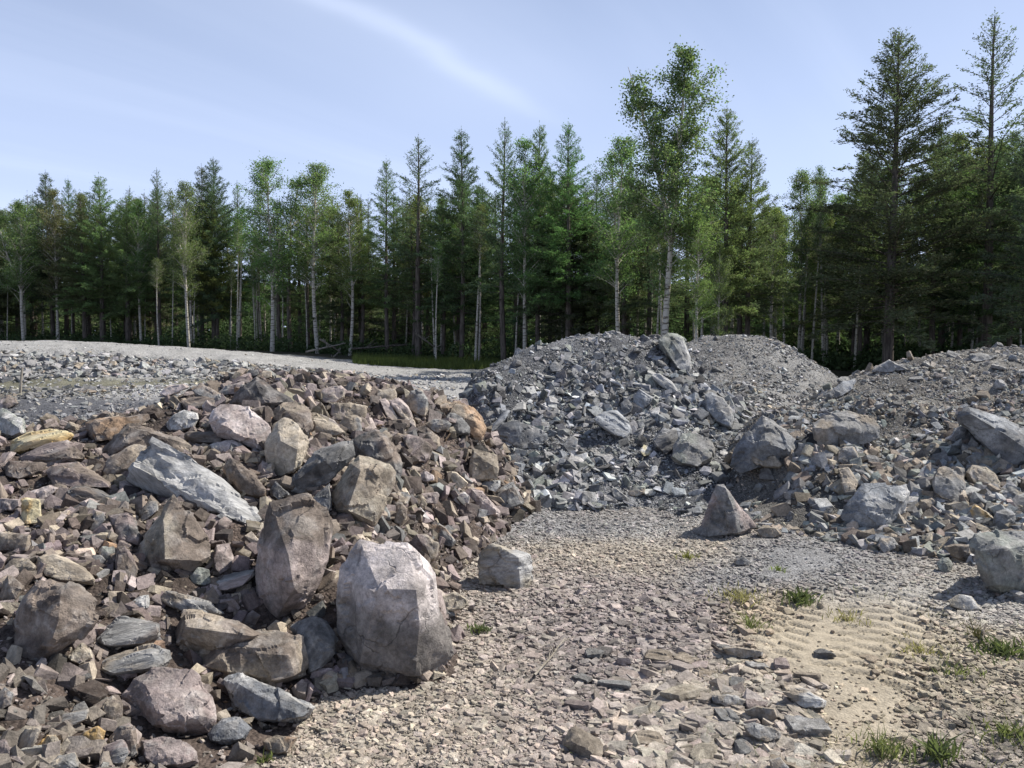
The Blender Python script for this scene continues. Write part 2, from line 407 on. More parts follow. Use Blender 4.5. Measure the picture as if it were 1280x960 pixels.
GX0, GX1, GY0, GY1, GS = -11.0, 14.0, 1.0, 19.0, 0.05
_gx = np.arange(GX0, GX1 + GS / 2, GS); _gy = np.arange(GY0, GY1 + GS / 2, GS)
_GX, _GY = np.meshgrid(_gx, _gy)
_P3 = np.stack([_GX.ravel(), _GY.ravel(), np.zeros(_GX.size)], -1)
_lump = (fbm(_P3 * 1.3, 4, 5) * 0.09 + fbm(_P3 * 5, 3, 9) * 0.03).reshape(_GX.shape)
BASEG = base_h(_GX, _GY)
PG = {}
for _k, _f in PILES.items():
    _h = _f(_GX, _GY)
    PG[_k] = np.clip(_h, -1, 2.0) + _lump * smooth(_h, 0.02, 0.35)
TOPG = BASEG.copy(); WHO = np.zeros(BASEG.shape, int)
for _i, _k in enumerate(PG):
    _m = PG[_k] > TOPG
    TOPG = np.where(_m, PG[_k], TOPG); WHO = np.where(_m, _i + 1, WHO)
def bil(G, X, Y):
    x = np.clip((np.asarray(X) - GX0) / GS, 0, G.shape[1] - 1.001); y = np.clip((np.asarray(Y) - GY0) / GS, 0, G.shape[0] - 1.001)
    i = x.astype(int); j = y.astype(int); fx = x - i; fy = y - j
    return (G[j, i] * (1 - fx) + G[j, i + 1] * fx) * (1 - fy) + (G[j + 1, i] * (1 - fx) + G[j + 1, i + 1] * fx) * fy
def top_h(X, Y):
    X = np.asarray(X, float); Y = np.asarray(Y, float)
    inside = (X > GX0) & (X < GX1) & (Y > GY0) & (Y < GY1)
    h = bil(TOPG, X, Y)
    if (~inside).any():
        hb = base_h(np.atleast_1d(X), np.atleast_1d(Y)).reshape(X.shape)
        h = np.where(inside, h, hb)
    return h
def top_n(X, Y, e=0.12):
    gx = (top_h(X + e, Y) - top_h(X - e, Y)) / (2 * e); gy = (top_h(X, Y + e) - top_h(X, Y - e)) / (2 * e)
    n = np.stack([-gx, -gy, np.ones_like(gx)], -1)
    return n / np.linalg.norm(n, axis=-1, keepdims=True)
_RY = np.concatenate([np.arange(1.6, 17, 0.03), np.arange(17, 60, 0.15)])
def hit(px, py, first=1.6):
    """Distance Y at which the photo pixel's ray meets the terrain (None when it misses)."""
    a, b = ray(px, py)
    z = EYE + b * _RY
    below = (z < top_h(a * _RY, _RY)) & (_RY >= first)
    i = np.argmax(below)
    return float(_RY[i]) if below[i] else None

# ------------------------------------------------------------------ ground colours
TAN, BEIGE, BLUE, PURP, PALE, OLIVE = (.345, .298, .225), (.31, .27, .21), (.215, .216, .22), (.215, .193, .188), (.33, .325, .315), (.07, .065, .045)
# px, py, rx, ry, colour, how stony, weight
ZONES = [(1010, 805, 75, 45, TAN, .12, 1.6), (1110, 800, 75, 60, TAN, .15, 1.5), (1080, 890, 60, 60, TAN, .25, 1.5), (1085, 950, 60, 60, TAN, .3, 1.5), (960, 760, 50, 25, (.34, .28, .2), .5, .8), (990, 770, 60, 25, TAN, .3, .9),
         (780, 690, 110, 22, (.33, .295, .245), .8, 1.0), (900, 690, 30, 15, TAN, .5, .5),
         (1000, 705, 110, 30, BLUE, .8, 1.4), (1100, 740, 90, 25, (.28, .275, .265), .8, 1.1), (1210, 760, 90, 25, PALE, .8, .9), (900, 725, 60, 25, BLUE, .8, .7),
         (680, 655, 150, 18, BLUE, .9, 1.3), (820, 660, 70, 14, PALE, .9, .8),
         (750, 810, 120, 75, PURP, 1, 1.7), (880, 780, 50, 30, PURP, 1, .8), (720, 760, 120, 40, (.285, .258, .246), 1, .9), (600, 800, 110, 90, (.325, .292, .25), 1, 1.0), (500, 920, 160, 60, (.335, .30, .255), 1, 1.0),
         (900, 900, 130, 70, (.28, .257, .23), 1, 1.2), (740, 930, 120, 60, (.29, .255, .235), 1, 1.0), (1220, 850, 90, 60, (.28, .25, .19), .8, .9), (1200, 930, 90, 50, (.22, .20, .175), .9, .9)]
def ground_zone(X, Y, Z=None):
    X = np.asarray(X, float).ravel(); Y = np.asarray(Y, float).ravel()
    Yc = np.maximum(Y, 1.5)
    P = np.stack([X, Yc, np.zeros_like(X)], -1)
    px, py, _ = proj(P)
    nz = fbm(np.stack([X * 1.1, Y * 1.1, X * 0], -1), 3, 40); nz2 = fbm(np.stack([X * 1.1, Y * 1.1, X * 0 + 9], -1), 3, 41)
    c = np.tile(np.array([.29, .265, .235]), (len(X), 1)) * 0.35; st = np.full(len(X), .9 * 0.35); w = np.full(len(X), 0.35)
    pxx = px + nz * 34; pyy = py + nz2 * 16
    for zx, zy, rx, ry, colr, stn, wt in ZONES:
        d = ((pxx - zx) / rx) ** 2 + ((pyy - zy) / ry) ** 2
        k = wt * 3.0 * np.exp(-d * 1.3)
        c += k[:, None] * np.array(colr); st += k * stn; w += k
    c /= w[:, None]; st /= w
    # farther off: pale grey crushed stone, grey-blue gravel bank, wood floor with tree shade in its colour
    far = smooth(Y, 8.2, 10.5)[:, None]
    fc = np.tile(np.array([.315, .31, .30]), (len(X), 1))
    blue = (smooth(Y, 10, 11) * (1 - smooth(Y, 13.0, 14.5)))[:, None]
    fc = fc * (1 - blue) + np.array([.10, .102, .112]) * blue
    ol = (smooth(Y, 19.0, 19.8) * (1 - smooth(Y, 21.3, 22.2)))[:, None] * smooth(-X, 3, 7)[:, None] * .95
    fc = fc * (1 - ol) + np.array([.15, .145, .105]) * ol
    dk = (smooth(-X, 7.0, 8.6) * smooth(Y, 13.2, 14) * (1 - smooth(Y, 16.2, 16.8)))[:, None]
    fc = fc * (1 - dk) + np.array([.17, .165, .125]) * dk
    edge = 33.5 - 0.12 * X * 0
    ge = np.interp(X, [-14, -7, -5, 3.0, 4.5, 9], [37, 36, 32, 31.5, 23, 20.5])
    gr = smooth(Y + nz * 2.5 - ge, -1, 1.2)[:, None]
    fc = fc * (1 - gr) + np.array(OLIVE) * gr
    c = c * (1 - far) + fc * far
    st = st * (1 - far[:, 0]) + 1.0 * far[:, 0]
    return c, st

def tread(X, Y):
    """Cleat marks pressed into the sand by a tracked machine: two belts of grooves."""
    out = np.zeros_like(X)
    for cx, cy, ang, w, ln in ((1.55, 4.72, -30, .32, .85), (2.25, 4.5, -30, .32, 1.0)):
        a = R(ang); u = (X - cx) * math.cos(a) + (Y - cy) * math.sin(a); v = -(X - cx) * math.sin(a) + (Y - cy) * math.cos(a)
        wob = fbm(np.stack([X * 3, Y * 3, X * 0], -1), 2, 77)
        m = (1 - smooth(np.abs(u + wob * .06), w * .8, w * 1.15)) * (1 - smooth(np.abs(v + wob * .2), ln * .7, ln))
        v = v + .5 * .125 * (np.floor(u / .17) % 2)
        ph = (v + 0.22 * np.abs(u) + wob * 0.03) / 0.125
        t = ph - np.floor(ph)
        groove = np.exp(-((t - .5) / .08) ** 2)
        out += m * (-0.040 * groove * (1 + .8 * wob) - 0.006 + 0.012 * t)
    return out

def micro(X, Y, st):
    P = np.stack([X, Y, X * 0], -1)
    h = (1 - smooth(Y, 40, 60)) * (fbm(P * .7, 3, 1) * .035 + fbm(P * 4, 3, 2) * .012 * (0.5 + st) + fbm(P * 16, 3, 3) * .006 * (.3 + st))
    return h + smooth(Y, 12.5, 14) * (1 - smooth(Y, 33, 36)) * fbm(P * 1.7, 4, 6) * .05

# one sheet of ground, fine near the camera and coarse towards the horizon
ys = np.concatenate([np.linspace(-25, 1.6, 24), np.arange(1.63, 3.7, 0.024), np.arange(3.7, 5.6, 0.014), np.arange(5.6, 9.0, 0.024), 9.0 * (70 / 9.0) ** (np.arange(0, 230) / 229.0) + 0.02, np.geomspace(76, 2500, 16)])
us = np.concatenate([-np.geomspace(40, 1.06, 14), np.linspace(-1, 1, 470), np.geomspace(1.06, 40, 14)])
W = 0.72 * np.maximum(ys, 0) + 1.6
gXX = us[None, :] * W[:, None]; gYY = np.repeat(ys[:, None], len(us), 1)
gz = base_h(gXX, gYY)
fx = gXX.ravel(); fy = gYY.ravel(); flat = gz.ravel()
P3 = np.stack([fx, fy, fx * 0], -1)
gcol, gst = ground_zone(fx, fy)
flat = flat + micro(fx, fy, gst)
flat = flat + tread(fx, fy)
ny, nx = gXX.shape
idx = np.arange(ny * nx).reshape(ny, nx)
quads = np.stack([idx[:-1, :-1], idx[:-1, 1:], idx[1:, 1:], idx[1:, :-1]], -1).reshape(-1, 4)
gcol = gcol * (1 + fbm(P3 * 2.5, 4, 8)[:, None] * .16)
st3 = np.stack([gst, gst, gst], -1)
me = np_mesh('ground', np.stack([fx, fy, flat], -1), quads, 4, M_GROUND, gcol, True, {'Stony': st3})
props(mobj('ground', me), kind='structure')

# ------------------------------------------------------------------ the four heaps: earth and fines under the stones
MOUND = {
 'brown': ('rubble_mound', 'wide low heap of brown and purplish earth under the pinkish boulders', (.058, .046, .039), (.10, .078, .066)),
 'grey': ('rubble_mound', 'steep cone heap of blue grey slate fines topped by one pale boulder', (.095, .097, .102), (.17, .172, .178)),
 'back': ('rubble_mound', 'smooth rounded heap of fine grey gravel standing behind the slate cone', (.16, .155, .148), (.24, .235, .225)),
 'right': ('rubble_mound', 'broad beige grey heap of stones reaching out of the picture', (.10, .096, .09), (.20, .19, .172)),
}
for k in PG:
    h = PG[k]; nm, lab, ca, cb = MOUND[k]
    step = 1
    m = h > -0.12
    H, Wd = h.shape
    idm = -np.ones(h.shape, int)
    cell = m[:-1, :-1] & m[1:, :-1] & m[:-1, 1:] & m[1:, 1:]
    # keep cells that rise above the ground somewhere near
    used = np.zeros(h.shape, bool)
    for a_ in (0, 1):
        for b_ in (0, 1):
            used[a_:H - 1 + a_, b_:Wd - 1 + b_] |= cell
    ids = np.flatnonzero(used.ravel()); idm.ravel()[ids] = np.arange(len(ids))
    X, Y, Z = _GX.ravel()[ids], _GY.ravel()[ids], h.ravel()[ids]
    P = np.stack([X, Y, Z * 0], -1)
    Z = Z + (fbm(P * 9, 3, 21) * .022 + fbm(P * 21, 2, 22) * .012) * smooth(Z, -0.02, .1)
    jj, ii = np.nonzero(cell)
    q = np.stack([idm[jj, ii], idm[jj, ii + 1], idm[jj + 1, ii + 1], idm[jj + 1, ii]], -1)
    t_ = smooth(fbm(P * 1.5, 4, 23), -.35, .45)[:, None]
    c = np.array(ca) * (1 - t_) + np.array(cb) * t_
    o = mobj(nm, np_mesh(nm, np.stack([X, Y, Z], -1), q, 4, M_GROUND, c, True, {'Stony': np.ones((len(X), 3))}))
    props(o, lab, 'rubble heap')
# ------------------------------------------------------------------ rock shapes
def hull(pts):
    """Convex hull of points: (verts, tris)."""
    bm = bmesh.new()
    vs = [bm.verts.new(Vector(p)) for p in pts]
    r = bmesh.ops.convex_hull(bm, input=vs)
    kill = list({v for v in (list(r['geom_interior']) + list(r['geom_unused'])) if isinstance(v, bmesh.types.BMVert)})
    if kill: bmesh.ops.delete(bm, geom=kill, context='VERTS')
    bmesh.ops.triangulate(bm, faces=bm.faces[:])
    bmesh.ops.recalc_face_normals(bm, faces=bm.faces[:])
    bm.verts.index_update()
    V = np.array([v.co[:] for v in bm.verts]); T = np.array([[v.index for v in f.verts] for f in bm.faces])
    bm.free()
    return V, T
def subdiv(V, T):
    E = np.sort(np.concatenate([T[:, [0, 1]], T[:, [1, 2]], T[:, [2, 0]]]), 1)
    U, inv = np.unique(E, axis=0, return_inverse=True)
    inv = inv.ravel()
    n = len(V); m = len(T)
    M = (V[U[:, 0]] + V[U[:, 1]]) / 2
    a, b, c = inv[:m] + n, inv[m:2 * m] + n, inv[2 * m:] + n
    T2 = np.concatenate([np.stack([T[:, 0], a, c], 1), np.stack([a, T[:, 1], b], 1), np.stack([c, b, T[:, 2]], 1), np.stack([a, b, c], 1)])
    return np.concatenate([V, M]), T2
def adaptive(V, T, tgt, cap=16000):
    """Split only edges longer than tgt, so slivers do not pile up."""
    for _ in range(40):
        E = np.sort(np.concatenate([T[:, [0, 1]], T[:, [1, 2]], T[:, [2, 0]]]), 1)
        U, inv = np.unique(E, axis=0, return_inverse=True); inv = inv.ravel()
        L = np.linalg.norm(V[U[:, 0]] - V[U[:, 1]], axis=1)
        if L.max() <= tgt or len(T) > cap: break
        m = len(T)
        eT = inv.reshape(3, m).T                     # edge ids of each tri
        le = L[eT]; k = le.argmax(1)
        longest = eT[np.arange(m), k]
        # an edge may be split when it is the longest of every tri that has it
        votes = np.bincount(longest, minlength=len(U)); cnt = np.bincount(eT.ravel(), minlength=len(U))
        ok = (votes == cnt) & (L > tgt)
        if not ok.any(): break
        newid = -np.ones(len(U), int); sel = np.flatnonzero(ok); newid[sel] = len(V) + np.arange(len(sel))
        V = np.concatenate([V, (V[U[sel, 0]] + V[U[sel, 1]]) / 2])
        sp = ok[longest]
        keep = T[~sp]; S_ = T[sp]; ks = k[sp]; mid = newid[longest[sp]]
        a = S_[np.arange(len(S_)), ks]; b = S_[np.arange(len(S_)), (ks + 1) % 3]; c = S_[np.arange(len(S_)), (ks + 2) % 3]
        T = np.concatenate([keep, np.stack([a, mid, c], 1), np.stack([mid, b, c], 1)])
    return V, T
def vnormals(V, T):
    fn = np.cross(V[T[:, 1]] - V[T[:, 0]], V[T[:, 2]] - V[T[:, 0]])
    N = np.zeros_like(V)
    for k in range(3): np.add.at(N, T[:, k], fn)
    return N / np.maximum(np.linalg.norm(N, axis=1, keepdims=True), 1e-12)
def laplace(V, T, lam):
    A = np.zeros_like(V); C = np.zeros(len(V))
    for i, j in ((0, 1), (1, 2), (2, 0)):
        for a, b in ((i, j), (j, i)):
            np.add.at(A, T[:, a], V[T[:, b]]); np.add.at(C, T[:, a], 1)
    return V + lam * (A / C[:, None] - V)
def frame(axis):
    a = np.array(axis, float); a /= np.linalg.norm(a)
    h = np.array([0, 0, 1.0]) if abs(a[2]) < .8 else np.array([0, 1.0, 0])
    b = np.cross(a, h); b /= np.linalg.norm(b); c = np.cross(a, b)
    return np.stack([a, b, c])
def chip(V, size, seed, n=16, lo=.86):
    """Cut the body with random planes: true flat facets with crisp edges."""
    rng = np.random.RandomState(seed + 4000)
    c = V.mean(0); Q = V - c
    D_ = rng.normal(0, 1, (n, 3)); D_ /= np.linalg.norm(D_, axis=1, keepdims=True)
    h = Q @ D_.T
    lim = h.max(0) * rng.uniform(lo, .985, n)
    f = np.where(h > 1e-9, lim[None] / np.maximum(h, 1e-9), 9.0).min(1)
    return c + Q * np.minimum(1, f)[:, None]
def crag(q, seed, n, off, slope):
    """Fractured relief: cells of flat planes with steps between them."""
    rng = np.random.RandomState(seed)
    Sd = rng.uniform(-.62, .62, (n, 3)); A_ = rng.uniform(-off, off, n); B_ = rng.normal(0, slope, (n, 3))
    d2 = ((q[:, None, :] - Sd[None]) ** 2).sum(-1)
    i = d2.argmin(1)
    return A_[i] + ((q - Sd[i]) * B_[i]).sum(1)
def rough_rock(V, T, size, tgt, style, axis, ca, cb, seed, cap=9000, amp=1.0, nchip=5):
    """Chip the hull's edges, split it and roughen it; returns verts, tris, colours, noise coordinates."""
    V, T = adaptive(V, T, max(size * 0.07, tgt), cap)
    V = laplace(V, T, 0.03)
    V = chip(V, size, seed, nchip)
    V, T = adaptive(V, T, tgt, cap)
    Fm = frame(axis)
    q = (V @ Fm.T) / size
    st = q * np.array([0.16, 1.0, 1.0]) if style == 's' else q          # streaks run along the axis
    N = vnormals(V, T)
    o = seed * 13.7
    qc = (V - (V.max(0) + V.min(0)) / 2) @ Fm.T / size
    warp = np.stack([fbm(q * 3 + o, 3, 21), fbm(q * 3 + o, 3, 22), fbm(q * 3 + o, 3, 23)], -1) * .07
    if style == 's':
        qs = (qc + warp * .5) * np.array([.35, 1.0, 1.7])
        d = fbm(q * 1.6 + o, 3, 1) * .02 + ridged(st * 7 + o, 3, 2) * .015 + fbm(st * 22 + o, 2, 3) * .006
        d += crag(qs, seed * 3 + 1, 22, .010, .05) + crag(qs, seed * 3 + 2, 110, .004, .04)
        lay = np.floor(st[:, 2] * 9 + fbm(q * 2 + o, 2, 9) * 1.2)
        d += (_hash(lay.astype(np.int64), lay.astype(np.int64) * 0 + seed, lay.astype(np.int64) * 0, 4) - .5) * .026
    elif style == 'b':
        d = fbm(q * 1.5 + o, 3, 1) * .02 + ridged(q * 3.2 + o, 3, 2) * .010 + fbm(q * 14 + o, 3, 3) * .008
        d += crag(qc + warp, seed * 3 + 1, 22, .006, .05) + crag(qc + warp * .6, seed * 3 + 2, 90, .003, .06)
    else:
        d = fbm(q * 1.2 + o, 2, 1) * .018 + ridged(q * 5.0 + o, 3, 2) * .010 + fbm(q * 14 + o, 3, 3) * .010
        d += crag(qc + warp, seed * 3 + 1, 22, .011, .055) + crag((qc + warp * .7) * np.array([.7, 1, 1.2]), seed * 3 + 2, 120, .005, .05)
    V = V + N * (d * size * amp)[:, None]
    tt = smooth(fbm(st * np.array([1.8, 1.8, 1.8]) * (1.5 if style == 's' else 1) + o + 5, 4, 11), -.16, .22)[:, None]
    if style == 't':       # pinkish top, with sunlit top and shaded front painted in by height
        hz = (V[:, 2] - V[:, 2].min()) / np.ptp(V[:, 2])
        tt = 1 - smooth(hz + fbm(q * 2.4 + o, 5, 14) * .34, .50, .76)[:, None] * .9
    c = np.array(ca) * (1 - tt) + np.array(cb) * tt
    vein = smooth(ridged(st * 3.0 + o + 2, 3, 15), .52, .8)[:, None]
    c = c * (1 - .28 * vein) + np.array([.44, .42, .39]) * .28 * vein
    hold = {'t': .4, 's': .3}.get(style, 1.0)
    stain = hold * smooth(fbm(q * np.array([2.6, 2.6, 2.6]) + o + 8, 5, 16), .02, .3)[:, None]
    c = c * (1 - .33 * stain)
    pale = hold * smooth(fbm(q * 3.4 + o + 4, 5, 19), .22, .42)[:, None]
    c = c * (1 - .4 * pale) + (c * .5 + np.array([.22, .205, .19])) * .4 * pale
    c = c * (1 + .2 * fbm(st * 9 + o, 3, 12)[:, None])
    return V, T, c, (st * size if style == 's' else V * 1.0) + seed * 3.1

K = dict(pgray=(.42, .415, .40), fresh=(.46, .415, .40), front_shade=(.165, .15, .138), gray=(.228, .226, .220), lgray=(.35, .347, .338), dgray=(.118, .116, .114), slate=(.17, .178, .19), lslate=(.28, .292, .305), tan=(.31, .262, .205), ltan=(.43, .37, .29), brown=(.19, .155, .128), dbrown=(.105, .083, .071),  # fresh: pink tone brightened for the sunlit top, paired with a shade-darkened front
         purple=(.215, .175, .165), pink=(.40, .335, .31), lpink=(.50, .44, .42), white=(.50, .49, .47), ochre=(.52, .35, .15), cream=(.62, .54, .34), green=(.265, .28, .25), rust=(.33, .225, .145), dark=(.085, .08, .078), sand=(.40, .355, .28), mauve=(.285, .235, .22))
WORDS = dict(front_shade='grey brown', gray='grey', lgray='pale grey', dgray='dark grey', slate='blue grey', lslate='light blue grey', tan='tan', ltan='pale tan', brown='brown', dbrown='dark brown', purple='purplish', pink='pinkish', lpink='pale pink', white='whitish', ochre='yellow ochre', cream='cream', green='greenish grey', rust='rusty', dark='blackish', sand='sandy', mauve='mauve')
REG = dict(P=(0, 0, 1.0), A=(0, 460, 5.3333), B=(0, 620, 5.3333), C=(0, 780, 5.3333), D=(200, 460, 5.3333), E=(400, 460, 4.923), F=(1080, 430, 6.4), G=(1060, 560, 5.3333), H=(840, 520, 5.3333),
           a=(0, 430, 3.84), b=(300, 430, 3.5556), c=(0, 680, 3.4286), d=(300, 640, 3.0), e=(560, 400, 3.5556), f=(840, 400, 2.9091), g=(560, 640, 3.0), h=(860, 660, 3.0476))
